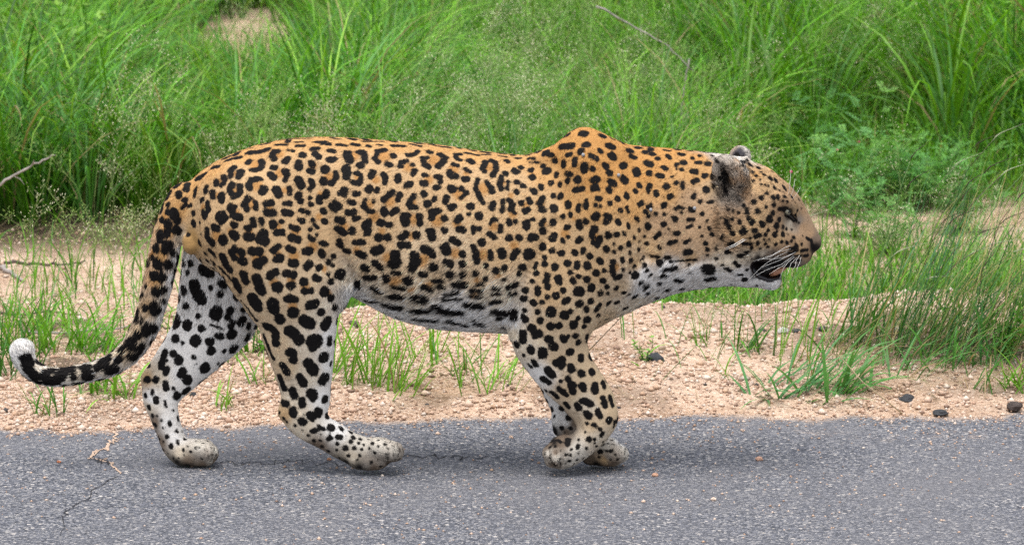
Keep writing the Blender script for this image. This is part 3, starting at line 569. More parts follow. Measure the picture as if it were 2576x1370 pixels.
# ground colour of the coat, crease shade painted in, and length of the hair, from points picked over the photograph: u, v, colour key, hair length in mm
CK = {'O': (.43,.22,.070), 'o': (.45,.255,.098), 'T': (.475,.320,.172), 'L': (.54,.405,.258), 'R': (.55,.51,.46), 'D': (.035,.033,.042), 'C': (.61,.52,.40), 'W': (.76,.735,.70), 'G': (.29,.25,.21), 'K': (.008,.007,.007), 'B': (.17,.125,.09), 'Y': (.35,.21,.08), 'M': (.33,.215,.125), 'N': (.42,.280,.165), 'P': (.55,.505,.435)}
ANC = """1460,335,O,9 1500,400,O,9 1400,380,O,9 1560,380,O,9 1650,380,O,9 1760,400,O,10 1500,450,O,9 1620,440,O,10 1380,430,o,9 1750,440,o,10 1300,400,o,9 1200,390,o,9 1100,372,o,9 1000,366,o,9 900,358,o,9 800,354,o,9 700,362,o,9 620,390,o,9 540,425,o,9 480,470,o,9
1500,520,o,9 1440,500,o,9 1600,520,o,11 1680,480,o,12 1740,500,N,9 1660,560,N,9 1720,560,N,9 1780,540,N,9 1780,620,N,9 1700,620,N,9 1640,620,T,11 1300,460,T,10 1200,450,T,10 1100,430,T,10 1000,420,T,10 900,410,T,10 800,420,T,9 700,430,T,9 600,450,T,9 540,500,T,9 500,520,T,9
1380,520,T,10 1300,560,T,10 1200,540,T,10 1100,520,T,10 1000,510,T,10 900,500,T,10 800,520,T,9 700,520,T,9 600,540,T,9 540,600,T,10 1450,600,T,8 1540,600,T,8 1400,660,T,8 1500,680,T,8 1380,740,T,8 1460,760,L,8 1360,820,L,8 1450,840,L,8 1600,660,T,9 1560,720,L,9 1600,760,C,12 1520,800,L,10
1250,640,T,11 1150,620,L,11 1050,620,L,11 950,600,T,10 880,600,T,9 1200,700,L,13 1100,700,L,13 1000,700,L,13 920,680,L,12 1250,740,C,16 1150,760,W,18 1050,750,C,17 960,740,C,16 1200,800,W,22 1100,800,W,22 1000,780,W,22 930,750,W,20 880,700,C,16 880,730,W,20 1280,800,W,14 1290,840,C,12
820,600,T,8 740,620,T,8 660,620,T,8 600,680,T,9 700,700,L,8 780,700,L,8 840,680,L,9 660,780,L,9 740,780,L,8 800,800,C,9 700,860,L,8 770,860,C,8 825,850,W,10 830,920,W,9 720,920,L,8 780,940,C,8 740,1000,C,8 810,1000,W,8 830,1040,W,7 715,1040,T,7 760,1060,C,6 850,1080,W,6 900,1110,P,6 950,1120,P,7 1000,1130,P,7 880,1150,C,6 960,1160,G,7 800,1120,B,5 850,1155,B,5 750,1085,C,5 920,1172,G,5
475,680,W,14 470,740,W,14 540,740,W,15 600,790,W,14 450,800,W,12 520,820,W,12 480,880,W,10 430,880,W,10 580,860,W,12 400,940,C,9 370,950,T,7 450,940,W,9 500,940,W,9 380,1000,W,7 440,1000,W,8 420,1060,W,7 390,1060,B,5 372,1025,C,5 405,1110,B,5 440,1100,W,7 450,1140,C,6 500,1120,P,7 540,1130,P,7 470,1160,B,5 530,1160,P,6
450,530,o,12 430,580,o,12 410,640,o,13 395,700,o,13 375,770,T,14 350,830,L,15 320,885,L,15 270,920,C,14 200,945,C,13 130,948,C,12 80,930,C,12 455,590,C,15 445,640,W,16 430,700,W,16 415,770,W,16 390,830,W,16 355,895,W,15 300,945,W,14 220,960,W,13 140,966,W,12 70,945,W,13 42,900,W,14 55,872,W,14 70,868,W,14 60,862,W,14 80,872,W,13 36,885,W,14
482,613,Y,4 470,600,Y,4 484,630,Y,4 478,597,Y,4 468,613,Y,4 508,585,T,9 514,612,T,9 508,642,T,9 524,600,T,9 500,562,T,9 520,660,L,10
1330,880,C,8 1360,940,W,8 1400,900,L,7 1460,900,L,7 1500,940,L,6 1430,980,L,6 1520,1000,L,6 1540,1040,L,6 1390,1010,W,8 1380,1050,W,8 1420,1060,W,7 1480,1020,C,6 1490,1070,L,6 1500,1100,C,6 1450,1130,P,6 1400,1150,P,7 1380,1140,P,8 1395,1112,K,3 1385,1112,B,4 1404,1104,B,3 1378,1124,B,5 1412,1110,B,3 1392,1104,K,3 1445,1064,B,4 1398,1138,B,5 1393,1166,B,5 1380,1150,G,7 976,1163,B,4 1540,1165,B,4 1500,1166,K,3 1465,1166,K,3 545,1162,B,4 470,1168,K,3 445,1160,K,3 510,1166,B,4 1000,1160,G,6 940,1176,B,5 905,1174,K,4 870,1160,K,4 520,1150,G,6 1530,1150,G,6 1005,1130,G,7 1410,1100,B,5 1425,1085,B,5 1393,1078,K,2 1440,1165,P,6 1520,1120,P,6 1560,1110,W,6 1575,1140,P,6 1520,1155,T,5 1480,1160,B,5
1620,690,W,12 1680,670,W,13 1700,700,W,13 1750,680,W,13 1800,695,W,13 1620,720,W,13 1860,690,W,11 1650,640,T,11 1820,650,C,11 1740,650,T,11
1820,560,M,7 1840,620,M,8 1860,540,M,6 1880,500,M,6 1860,590,T,6 1900,560,T,5 1930,520,T,5 1900,470,T,5 1880,430,T,6 1940,460,T,5 1980,490,M,4 1960,570,M,4 1900,620,T,6 1850,660,C,9 1930,610,T,4 1960,600,T,4 1990,600,M,3 2020,570,M,3 2040,590,M,3 2000,560,B,3 1990,548,K,2 1996,556,B,2 1985,543,K,2 1962,520,M,5 1940,520,M,4 1820,440,K,3 1826,458,K,3 1868,455,M,12 1862,470,G,12 1850,440,G,12 1846,460,M,12 1855,425,M,12 1915,651,K,1 1935,654,K,1 1955,659,K,1 1975,665,K,1 1988,669,K,1 1898,690,K,1 1989,558,C,3 2000,540,T,3 2008,556,G,3 2025,600,M,3 2048,600,B,2 1898,665,K,2 1900,440,o,5 1860,410,o,6 2020,530,M,4 1890,640,C,7 1920,640,C,5 1970,625,M,3 2010,630,T,3 2030,636,M,3 2000,660,G,3 1970,660,K,2 1940,650,G,3 1930,642,B,3
1870,700,W,9 1900,712,W,9 1940,720,W,7 1955,716,W,6 1962,690,K,1 2052,618,K,1 2046,626,K,1 2058,600,B,2 1950,640,B,3
1800,400,G,10 1798,430,G,10 1805,465,G,8 1840,398,G,11 1865,440,M,13 1828,452,K,3 1830,470,K,2 1840,490,G,14 1860,505,G,13 1850,420,G,11 1875,490,M,9 1850,386,D,3 1862,378,D,3 1860,384,D,3 1872,388,D,3 1858,366,R,7 1838,378,R,7 1884,391,R,8 1875,374,R,7 1806,408,G,9 1806,428,G,9 1780,410,o,9 1784,440,o,9 1790,470,T,9 1815,390,R,11 1840,396,R,11 1860,414,R,11 1872,436,R,11 1908,646,K,2 1925,645,K,2 1945,648,K,2 1962,653,K,2 1980,658,K,2 1995,664,K,2 1950,640,B,3 1975,646,B,3"""
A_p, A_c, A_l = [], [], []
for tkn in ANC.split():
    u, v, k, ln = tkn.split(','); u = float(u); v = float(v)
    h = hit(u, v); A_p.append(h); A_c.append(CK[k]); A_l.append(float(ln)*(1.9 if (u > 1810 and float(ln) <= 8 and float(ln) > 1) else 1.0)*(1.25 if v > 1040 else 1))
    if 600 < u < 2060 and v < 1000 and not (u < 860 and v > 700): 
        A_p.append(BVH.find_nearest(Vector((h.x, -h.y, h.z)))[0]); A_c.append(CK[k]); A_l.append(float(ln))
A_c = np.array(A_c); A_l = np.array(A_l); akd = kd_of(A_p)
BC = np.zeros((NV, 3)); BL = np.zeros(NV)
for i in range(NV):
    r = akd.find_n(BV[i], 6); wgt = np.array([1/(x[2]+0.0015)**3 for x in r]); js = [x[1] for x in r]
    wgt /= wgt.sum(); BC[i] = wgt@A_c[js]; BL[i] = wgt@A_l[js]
och = np.array((.38, .19, .06))
RCD = RCD[:, None]*0.9*np.clip((BC[:, :1]-0.28)*10, 0, 1)*(BC[:, 2:3] < 0.5)
BC = BC*(1-RCD)+och*RCD
# black tail tip, lips, nose pad; mouth hollow with shade painted in
uu, vv = 1288+BV[:, 0]*1193, None
def near(u, v, y, r):
    return np.linalg.norm((BV-P(u, v, y))*np.array([1, 1.0, 1]), axis=1) < r*PX
mouth = (np.abs(BV[:, 0]-P(1930, 0)[0]) < 48*PX) & (BV[:, 2] < P(0, 653)[2]) & (BV[:, 2] > P(0, 709)[2])
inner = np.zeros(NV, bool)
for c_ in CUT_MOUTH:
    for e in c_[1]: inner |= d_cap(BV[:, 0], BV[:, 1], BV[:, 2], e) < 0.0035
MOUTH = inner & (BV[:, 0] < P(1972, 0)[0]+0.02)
print('coat', round(time.time()-t0, 1))
# ---- which way the hair lies
def flow():
    W = np.full(NV, 1e-9); Fd = np.zeros((NV, 3))
    def acc(d, dirn, s=0.010, g=1.0):
        nonlocal W, Fd
        wt = g*np.exp(-np.clip(d, -0.012, 0.2)/s); W = W+wt; Fd = Fd+wt[:, None]*np.array(dirn)[None, :]
    X, Y, Z = BV.T
    acc(np.asarray(d_torso(X, Y, Z)), (-0.86, 0, -0.5), g=1.0)
    for name, ki, ko, els in GROUPS:
        for e in els:
            if e[0] in ('chain', 'cap'):
                for c in (e[1] if e[0] == 'chain' else [e]):
                    v = c[2]-c[1]; v = v/(np.linalg.norm(v)+1e-9)
                    if name == 'neck': v = -v+np.array([0, 0, -0.3])
                    elif name == 'head': v = -v
                    elif name == 'jaw': v = -v
                    elif name == 'shoulder': v = np.array([-0.6, 0, -0.8])
                    elif name in ('near_hind', 'far_hind', 'near_foreleg', 'far_foreleg') and c[1][2] > 0.45: v = v*0.5+np.array([-0.5, 0, -0.4])
                    acc(d_cap(X, Y, Z, c), v, g=0.7)
            else:
                acc(d_ell(X, Y, Z, e), (-0.9, 0, -0.2), g=0.7)
    return Fd/W[:, None]
FL = flow()
FL -= (FL*BN).sum(1)[:, None]*BN
FL /= np.linalg.norm(FL, axis=1)[:, None]+1e-9
def coat_mat():
    n = NT('coat', 0.75, 0.15)
    d = n.attr('mark'); c = n.attr('tint')
    tc = n.n('ShaderNodeTexCoord'); nz = n.noise(260, 3, 0.6, tc.outputs['Object'])
    dd = n.math('ADD', d.outputs['Fac'], n.math('MULTIPLY', n.math('SUBTRACT', nz.outputs[0], 0.5), 0.005))
    m = n.n('ShaderNodeMapRange'); m.inputs['From Min'].default_value = -0.0012; m.inputs['From Max'].default_value = 0.0016
    n.l(dd, m.inputs['Value'])
    base = n.mix(m.outputs[0], (.006, .005, .005), c.outputs['Color'])
    n.l(base, n.b.inputs['Base Color']); n.bump(nz.outputs[0], 0.4, 0.002)
    return n.m
def fur_mat():
    n = NT('fur', 0.6, 0.12)
    c = n.attr('tint'); n.l(c.outputs['Color'], n.b.inputs['Base Color'])
    return n.m
FUR_N = 395000
def make_fur(parent):
    a, b, c, d = (BV[BQ[:, k]] for k in range(4))
    area = 0.5*np.linalg.norm(np.cross(c-a, d-b), axis=1)
    skip = (MOUTH | (np.linalg.norm(BV-P(*EYE), axis=1) < 0.0118))[BQ].any(1)
    cen = (a+c)/2
    L4 = BL[BQ].mean(1)
    dens = area*np.where(skip, 0, 1)*(1+0.9*(cen[:, 0] > P(1800, 0)[0]))*np.where(cen[:, 1] < 0.02, 1.0, 0.45)*np.clip(9/L4, 0.75, 1.8)
    # the side the picture shows gets the finer coat; the far side is still covered
    f = rng.choice(len(BQ), FUR_N, p=dens/dens.sum())
    s, t = rng.random(FUR_N), rng.random(FUR_N)
    wq = np.stack([(1-s)*(1-t), s*(1-t), s*t, (1-s)*t], 1)
    q = BQ[f]
    def ip(A): return (A[q]*(wq[:, :, None] if A.ndim == 2 else wq)).sum(1)
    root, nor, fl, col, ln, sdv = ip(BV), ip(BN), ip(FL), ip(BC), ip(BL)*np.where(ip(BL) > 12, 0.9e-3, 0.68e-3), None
    nor /= np.linalg.norm(nor, axis=1)[:, None]
    ln = ln*rng.uniform(0.65, 1.15, FUR_N)
    ear = (np.hypot(root[:, 0]-P(1838, 450)[0], root[:, 2]-P(1838, 450)[2]) < 50*PX) & (root[:, 1] < -0.045)
    ln = np.where(ear, rng.uniform(0.005, 0.013, FUR_N), ln)
    # clumping noise: neighbours lean together
    cl = np.array([noise.noise_vector(Vector(r*55)) for r in root]); cl2 = np.array([noise.noise_vector(Vector(r*14)) for r in root])
    cl3 = np.array([noise.noise(Vector(r*170)) for r in root])
    fl = np.where(ear[:, None], fl*0.4+np.array([0.3, 0, 0.5])+rng.normal(size=(FUR_N, 3))*0.35, fl)
    fl = fl+0.28*cl+0.20*cl2+rng.normal(size=(FUR_N, 3))*0.10
    fl -= (fl*nor).sum(1)[:, None]*nor; fl /= np.linalg.norm(fl, axis=1)[:, None]+1e-9
    lift = np.clip(0.22+0.45*ear+rng.normal(size=FUR_N)*0.07+0.10*(ln > 0.012), 0.06, 0.9)[:, None]
    dr = fl+nor*lift; dr /= np.linalg.norm(dr, axis=1)[:, None]
    dr2 = fl+nor*lift*0.35+np.array([0, 0, -0.12]); dr2 /= np.linalg.norm(dr2, axis=1)[:, None]
    p0 = root-nor*0.0006; p1 = p0+dr*ln[:, None]*0.34; p2 = p1+(dr+dr2)*0.5*ln[:, None]*0.33; p3 = p2+dr2*ln[:, None]*0.33
    p1[:, 2] = np.maximum(p1[:, 2], 0.003); p2[:, 2] = np.maximum(p2[:, 2], 0.002); p3[:, 2] = np.maximum(p3[:, 2], 0.002)
    pos = np.stack([p0, p1, p2, p3], 1).astype(np.float32)
    sdv = np.empty(FUR_N); mid = p0*0.1+p1*0.3+p2*0.6
    for i in range(FUR_N):
        r = vkd.find_n(mid[i], 3); a_, b_, c_ = [1/(x[2]+2e-4) for x in r]
        sdv[i] = (SD[r[0][1]]*a_+SD[r[1][1]]*b_+SD[r[2][1]]*c_)/(a_+b_+c_)
    jag = sdv+rng.normal(size=FUR_N)*0.0014
    mk = np.clip((jag+0.0002)/0.0016, 0, 1)[:, None]
    col = col*rng.lognormal(0, 0.30, FUR_N)[:, None]
    col = np.clip(col*(1+0.22*cl2[:, :1]+0.40*cl[:, 1:2]+0.7*cl3[:, None]), 0.004, 0.85)
    ek = rng.random((FUR_N, 1)); col = np.where(ear[:, None], np.where(ek < .22, .06, np.where(ek < .6, .75, 1.35))*col, col)
    # hairs darken towards the root and pale towards the tip; some guard hairs stay pale through the black
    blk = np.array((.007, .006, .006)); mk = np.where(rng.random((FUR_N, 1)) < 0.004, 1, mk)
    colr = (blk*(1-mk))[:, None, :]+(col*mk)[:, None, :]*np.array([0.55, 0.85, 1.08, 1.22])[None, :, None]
    hv = bpy.data.hair_curves.new('fur'); hv.add_curves([4]*FUR_N)
    hv.attributes['position'].data.foreach_set('vector', pos.ravel())
    ra = hv.attributes.new('radius', 'FLOAT', 'POINT')
    rr = np.where(ln > 0.011, 0.00036, 0.00033)*np.where(ln < 0.004, 0.8, 1.0)
    ra.data.foreach_set('value', (rr[:, None]*np.array([1.0, 0.95, 0.7, 0.15])[None, :]).astype(np.float32).ravel())
    ca = hv.attributes.new('tint', 'FLOAT_COLOR', 'POINT')
    ca.data.foreach_set('color', np.concatenate([colr, np.ones((FUR_N, 4, 1))], 2).astype(np.float32).ravel())
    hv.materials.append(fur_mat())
    o = bpy.data.objects.new('fur', hv); COL.objects.link(o); o.parent = parent
    return o
t0 = time.time()
leo_col = BC.copy(); leo_col[MOUTH] = (.012, .007, .007)  # mouth hollow near black, its shade put into the colour
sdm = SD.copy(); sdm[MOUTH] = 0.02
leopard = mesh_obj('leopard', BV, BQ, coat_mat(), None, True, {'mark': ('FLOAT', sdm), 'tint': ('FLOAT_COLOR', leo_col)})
tag(leopard, 'big spotted leopard walking right along the tarred road with its mouth half open', 'leopard')
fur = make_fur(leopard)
print('fur', round(time.time()-t0, 1))
# ------------------------------------------------------------------ ground: road, verge, bank
EDGE = [(-900,1100),(0,1079),(180,1080),(350,1079),(520,1074),(700,1067),(900,1058),(1100,1051),(1300,1050),(1500,1050),(1700,1049),(1900,1046),(2100,1044),(2300,1042),(2450,1037),(2576,1031),(3600,1000)]
_e = np.array([G(u, v)[:2] for u, v in EDGE])
def fbm(x, y, s, seed=0, oct=4):
    """cheap smooth value noise in numpy"""
    out = np.zeros(np.broadcast(x, y).shape); amp = 1.0; tot = 0
    for o in range(oct):
        xi, yi = x*s+seed*17.3+o*9.1, y*s+seed*5.7+o*3.3
        x0, y0 = np.floor(xi), np.floor(yi); fx, fy = xi-x0, yi-y0
        fx, fy = fx*fx*(3-2*fx), fy*fy*(3-2*fy)
        def h(a, b): q = np.sin(a*127.1+b*311.7+seed*74.7)*43758.5453; return q-np.floor(q)
        out = out+amp*((h(x0, y0)*(1-fx)+h(x0+1, y0)*fx)*(1-fy)+(h(x0, y0+1)*(1-fx)+h(x0+1, y0+1)*fx)*fy)
        tot += amp; amp *= 0.5; s = s*2.03
    return out/tot
def edge_y(x): x = np.asarray(x, float); return np.interp(x, _e[:, 0], _e[:, 1])+(fbm(x, x*0, 4, 3)-0.5)*0.15+(fbm(x, x*0, 19, 3)-0.5)*0.12+(fbm(x, x*0, 70, 8)-0.5)*0.05
def sst(a, b, x): t = np.clip((x-a)/(b-a), 0, 1); return t*t*(3-2*t)
_CR = np.array([(-9,1.4),(-1.2,1.4),(-0.4,1.10),(0.0,1.02),(0.4,1.08),(0.8,1.22),(1.2,1.35),(9,1.4)])      # where the bank's crest runs
def height(x, y):
    ye = edge_y(x); d = y-ye
    cy = np.interp(x, _CR[:, 0], _CR[:, 1]) + 0.35
    A = 0.03+0.065*sst(-0.75, -0.25, x)+0.01*sst(0.6, 1.2, x)
    t = np.clip((y-ye)/(cy-ye), 0, 1.5)
    up = A*np.sin(np.clip(t, 0, 1)*math.pi/2)**1.1
    back = sst(0.02, 0.45, y-cy)*(A+0.05*sst(-0.6, -0.2, x))
    z = up-back+0.035*sst(2.6, 3.6, y)*0+0.02*np.clip(y-3, 0, 8)
    z = z+(fbm(x, y, 2.2, 1)-0.5)*0.035*sst(0.0, 0.4, d)+(fbm(x, y, 9, 2)-0.5)*0.014*sst(0.0, 0.1, d)
    z = z+0.006*sst(0, 0.05, d)
    # the verge laps over the broken edge of the tar
    return np.where(d < 0, 0.005-0.05*sst(0, 0.03, -d), z)
def grid_mesh(xs, ys, zf):
    X, Y = np.meshgrid(xs, ys); Z = zf(X, Y)
    V = np.stack([X.ravel(), Y.ravel(), Z.ravel()], 1); nx = len(xs)
    i = (np.arange(len(ys)-1)[:, None]*nx+np.arange(nx-1)[None, :]).ravel()
    return V, np.stack([i, i+1, i+nx+1, i+nx], 1)
def road_mat():
    n = NT('tar', 0.88, 0.25)
    tc = n.n('ShaderNodeTexCoord'); vo = tc.outputs['Object']
    v1 = n.n('ShaderNodeTexVoronoi'); v1.inputs['Scale'].default_value = 215; n.l(vo, v1.inputs['Vector'])
    v2 = n.n('ShaderNodeTexVoronoi'); v2.inputs['Scale'].default_value = 92; n.l(vo, v2.inputs['Vector'])
    sep = n.n('ShaderNodeSeparateColor'); n.l(v1.outputs['Color'], sep.inputs[0])
    sep2 = n.n('ShaderNodeSeparateColor'); n.l(v2.outputs['Color'], sep2.inputs[0])
    base = n.ramp(sep.outputs[0], [(0.0, (.038,.042,.053)), (0.40, (.100,.106,.126)), (0.75, (.180,.185,.210)), (0.97, (.38,.365,.355))])
    # bigger pale stones in the tar
    near_c = n.math('LESS_THAN', v2.outputs['Distance'], 0.40)
    pick = n.math('MULTIPLY', n.math('GREATER_THAN', sep2.outputs[0], 0.945), near_c)
    c = n.mix(pick, base.outputs[0], (.56, .52, .48))
    big = n.noise(1.6, 4, vec=vo)
    c = n.mix(n.math('MULTIPLY', n.math('SUBTRACT', big.outputs[0], 0.42, ), 2.2, True), c, (.165, .163, .175))
    # sand blown and trodden over the tar near its edge
    dst = n.attr('sand'); sn = n.noise(55, 5, 0.75, vo); sn2 = n.noise(7, 4, 0.6, vo)
    sm = n.math('ADD', n.math('MULTIPLY', sn.outputs[0], 0.75), n.math('MULTIPLY', sn2.outputs[0], 0.65))
    sm = n.math('ADD', sm, n.math('MULTIPLY', dst.outputs['Fac'], 0.55))
    mr = n.n('ShaderNodeMapRange'); mr.inputs['From Min'].default_value = 1.0; mr.inputs['From Max'].default_value = 1.28; n.l(sm, mr.inputs['Value'])
    sc = n.ramp(sep.outputs[1], [(0, (.36,.26,.19)), (1, (.62,.48,.38))])
    c = n.mix(n.math('MULTIPLY', mr.outputs[0], 0.85), c, sc.outputs[0])
    n.l(c, n.b.inputs['Base Color'])
    hgt = n.math('ADD', v1.outputs['Distance'], n.math('MULTIPLY', v2.outputs['Distance'], 0.4))
    n.bump(hgt, 0.9, 0.004)
    return n.m
def sand_mat():
    n = NT('sand', 0.95, 0.1)
    tc = n.n('ShaderNodeTexCoord'); vo = tc.outputs['Object']
    v1 = n.n('ShaderNodeTexVoronoi'); v1.inputs['Scale'].default_value = 190; n.l(vo, v1.inputs['Vector'])
    sep = n.n('ShaderNodeSeparateColor'); n.l(v1.outputs['Color'], sep.inputs[0])
    c = n.ramp(sep.outputs[0], [(0, (.25,.155,.10)), (0.4, (.46,.31,.21)), (0.8, (.60,.44,.32)), (1.0, (.74,.61,.50))])
    big = n.noise(3.0, 5, 0.6, vo)
    smooth = n.ramp(big.outputs[0], [(0.36, (.30,.185,.115)), (0.54, (.62,.465,.36))])
    c2 = n.mix(0.45, c.outputs[0], smooth.outputs[0])
    soil_shade = n.attr('soil_shade')
    sn = n.noise(40, 5, 0.7, vo)
    dark = n.ramp(sn.outputs[0], [(0.35, (.022,.018,.013)), (0.65, (.09,.065,.045))])
    c3 = n.mix(soil_shade.outputs['Fac'], c2, dark.outputs[0])
    n.l(c3, n.b.inputs['Base Color'])
    n.bump(n.math('ADD', v1.outputs['Distance'], n.math('MULTIPLY', sn.outputs[0], 1.2)), 0.8, 0.004)
    return n.m
# soil = 1 where roots, litter and painted-in gap shade darken the ground, 0 on clean sand
def soil_shade(x, y):
    n = fbm(x, y, 1.7, 5)
    s = sst(2.75, 3.3, y+0.8*(n-0.5)-1.2*sst(0.5, 0.75, x))                              # the grass belt
    s = np.maximum(s, sst(0.05, 0.3, y-(np.interp(x, _CR[:, 0], _CR[:, 1])+0.35))*(1-sst(np.where(x < .6, 3.2, 2.4), np.where(x < .6, 3.5, 2.7), y))*sst(-0.75, -0.4, x))  # dark band behind the crest, its shade painted into the ground
    patch = np.exp(-(((x+0.98)/0.24)**2+((y-7.6)/0.9)**2)**2)                                 # bare sand showing far back in the grass
    s = s*(1-patch)
    l = sst(0.56, 0.64, fbm(x, y, 5.5, 9))*0.7                                               # litter on the bank
    lm = np.clip(sst(0.3, 0.5, y-edge_y(x))*(1-sst(1.0, 1.5, y-edge_y(x)))*(sst(-0.9, -1.0, x)+0.35+0.5*sst(0.55, 0.8, x)), 0, 1)
    strip = np.exp(-((y-edge_y(x)-0.12)/0.10)**2)*sst(0.45, 0.6, fbm(x, y, 3.5, 4))*0.45
    return np.clip(s+l*lm+strip, 0, 1)
xs = np.concatenate([[-250,-120,-60,-30,-15], np.arange(-7, -1.3, 0.1), np.arange(-1.3, 1.3, 0.016), np.arange(1.3, 7, 0.1), [7,15,30,60,120,250]])
ys = np.concatenate([[-40,-12,-4,-1,0.2], np.arange(0.3, 3.8, 0.016), np.arange(3.8, 16, 0.08), [16,18,22,30,45,70,110,170,260,420]])
def hz(x, y):
    near_ = height(x, y); f = sst(14, 30, y); return near_*(1-f)+0.25*f+np.where(y < 0.25, -0.06, 0)
gv, gf = grid_mesh(xs, ys, hz)
ground = mesh_obj('ground', gv, gf, sand_mat(), None, True, {'soil_shade': ('FLOAT', soil_shade(gv[:, 0], gv[:, 1]))}); tag(ground, kind='structure')
# the road: a sheet with a ragged far edge
rx = np.concatenate([[-120,-40,-15,-6], np.arange(-3, 3, 0.02), [3,6,15,40,120]])
rt = np.concatenate([[0,0.3,0.6,0.75], np.linspace(0.8, 1.0, 60)])
RX, RT = np.meshgrid(rx, rt)
rag = edge_y(RX)+0.10
RY = -6.5+(rag+6.5)*RT
RZ = np.where(RT > 0.998, -0.004, 0.0)+(fbm(RX, RY, 1.3, 6)-0.5)*0.0
rv = np.stack([RX.ravel(), RY.ravel(), RZ.ravel()], 1); nx = len(rx)
i_ = (np.arange(len(rt)-1)[:, None]*nx+np.arange(nx-1)[None, :]).ravel()
dd_ = edge_y(rv[:, 0])-rv[:, 1]
sandw = np.exp(-np.clip(dd_, 0, 9)/0.05)*1.0+np.exp(-((dd_-0.22)/0.20)**2)*0.36*sst(0.25, 0.65, rv[:, 0])+0.12*np.exp(-dd_/0.4)
road = mesh_obj('road', rv, np.stack([i_, i_+1, i_+nx+1, i_+nx], 1), road_mat(), None, False, {'sand': ('FLOAT', sandw)}); tag(road, kind='structure')
def seam(name, pts, wds, mat, z=0.0025, parent=None):
    """an irregular narrow strip lying in the tar, along photograph points"""
    P3 = [G(u, v) for u, v in pts]; fine = []
    for a, b in zip(P3, P3[1:]):
        for k in range(6):
            t = k/6; fine.append(a*(1-t)+b*t+np.array([rng.normal()*0.005, rng.normal()*0.018, 0]))
    fine.append(P3[-1]); V = []; F = []
    for i, p in enumerate(fine):
        wdt = wds*rng.uniform(0.4, 1.3)*(0.3 if i in (0, len(fine)-1) else 1)
        t = fine[min(i+1, len(fine)-1)]-fine[max(i-1, 0)]; nn = np.array([-t[1], t[0], 0]); nn /= np.linalg.norm(nn)+1e-9
        V += [p+nn*wdt/2+[0, 0, z-0.001], p+[0, 0, z], p-nn*wdt/2+[0, 0, z-0.001]]
        if i: j = 3*i; F += [(j-3, j-2, j+1, j), (j-2, j-1, j+2, j+1)]
    return mesh_obj(name, V, F, mat, parent or road)
m_crack = flat('crack_dark', (.045, .045, .05), 0.95, 0.05)
m_sandf = flat('crack_sand', (.50, .37, .28), 0.95, 0.05, 0.3, 180)
CR1 = [(272,1078),(290,1092),(292,1108),(270,1118),(262,1128),(238,1140),(224,1153)]
seam('sand_seam', CR1, 0.006, m_sandf); seam('sand_seam', [(224,1153),(262,1160),(284,1172),(303,1193)], 0.005, m_sandf)
seam('crack', [(222,1156),(262,1164),(270,1168)], 0.004, m_crack, 0.0035); seam('crack', [(545,1163),(610,1165),(700,1161),(760,1163),(880,1166)], 0.002, m_crack)
seam('crack', [(1000,1149),(1080,1148),(1140,1152),(1230,1149)], 0.0035, m_crack); seam('crack', [(303,1194),(240,1235),(170,1290),(150,1350)], 0.002, m_crack)

# ------------------------------------------------------------------ loose stones
_oct = np.array([(1,0,0),(-1,0,0),(0,1,0),(0,-1,0),(0,0,1),(0,0,-1)], float)
_of = np.array([(0,2,4),(2,1,4),(1,3,4),(3,0,4),(2,0,5),(1,2,5),(3,1,5),(0,3,5)])
_ph = (1+5**0.5)/2
_ico = np.array([(-1,_ph,0),(1,_ph,0),(-1,-_ph,0),(1,-_ph,0),(0,-1,_ph),(0,1,_ph),(0,-1,-_ph),(0,1,-_ph),(_ph,0,-1),(_ph,0,1),(-_ph,0,-1),(-_ph,0,1)])/math.sqrt(1+_ph*_ph)
_icf = np.array([(0,11,5),(0,5,1),(0,1,7),(0,7,10),(0,10,11),(1,5,9),(5,11,4),(11,10,2),(10,7,6),(7,1,8),(3,9,4),(3,4,2),(3,2,6),(3,6,8),(3,8,9),(4,9,5),(2,4,11),(6,2,10),(8,6,7),(9,8,1)])
def stones(name, x, y, z, r, cols, mat, base=(_ico, _icf)):
    bv, bf = base; N = len(x); k = len(bv)
    s = rng.uniform(0.65, 1.15, (N, 1, 3))*np.array([1.1, 1.0, 0.75])
    v = bv[None]*s*(1+rng.normal(size=(N, k, 1))*0.13)
    a = rng.uniform(0, 2*math.pi, N); c_, s_ = np.cos(a)[:, None], np.sin(a)[:, None]
    v = np.stack([v[:, :, 0]*c_-v[:, :, 1]*s_, v[:, :, 0]*s_+v[:, :, 1]*c_, v[:, :, 2]], 2)*r[:, None, None]
    v = v+np.stack([x, y, z+r*0.25], 1)[:, None, :]
    f = bf[None]+(np.arange(N)*k)[:, None, None]
    cc = np.repeat(cols, k, axis=0)
    return mesh_obj(name, v.reshape(-1, 3), f.reshape(-1, 3), mat, None, False, {'tint': ('FLOAT_COLOR', cc)})
def tint_mat(name, rough, spec, translucent=0.0, noise_scale=0):
    n = NT(name, rough, spec); c = n.attr('tint'); col = c.outputs['Color']
    if noise_scale:
        tc = n.n('ShaderNodeTexCoord'); nz = n.noise(noise_scale, 3, vec=tc.outputs['Object'])
        col = n.mix(n.math('MULTIPLY', nz.outputs[0], 0.6), col, n.mix(1.0, col, (.55, .5, .45), 'MULTIPLY'))
    n.l(col, n.b.inputs['Base Color'])
    if translucent:
        tr = n.n('ShaderNodeBsdfTranslucent'); n.l(n.mix(1.0, col, (1.25, 1.35, 0.7), 'MULTIPLY'), tr.inputs['Color'])
        mx = n.n('ShaderNodeMixShader'); mx.inputs[0].default_value = translucent
        n.l(n.b.outputs[0], mx.inputs[1]); n.l(tr.outputs[0], mx.inputs[2]); n.l(mx.outputs[0], n.out.inputs['Surface'])
    return n.m
m_stone = tint_mat('stone', 0.85, 0.3, 0, 120)
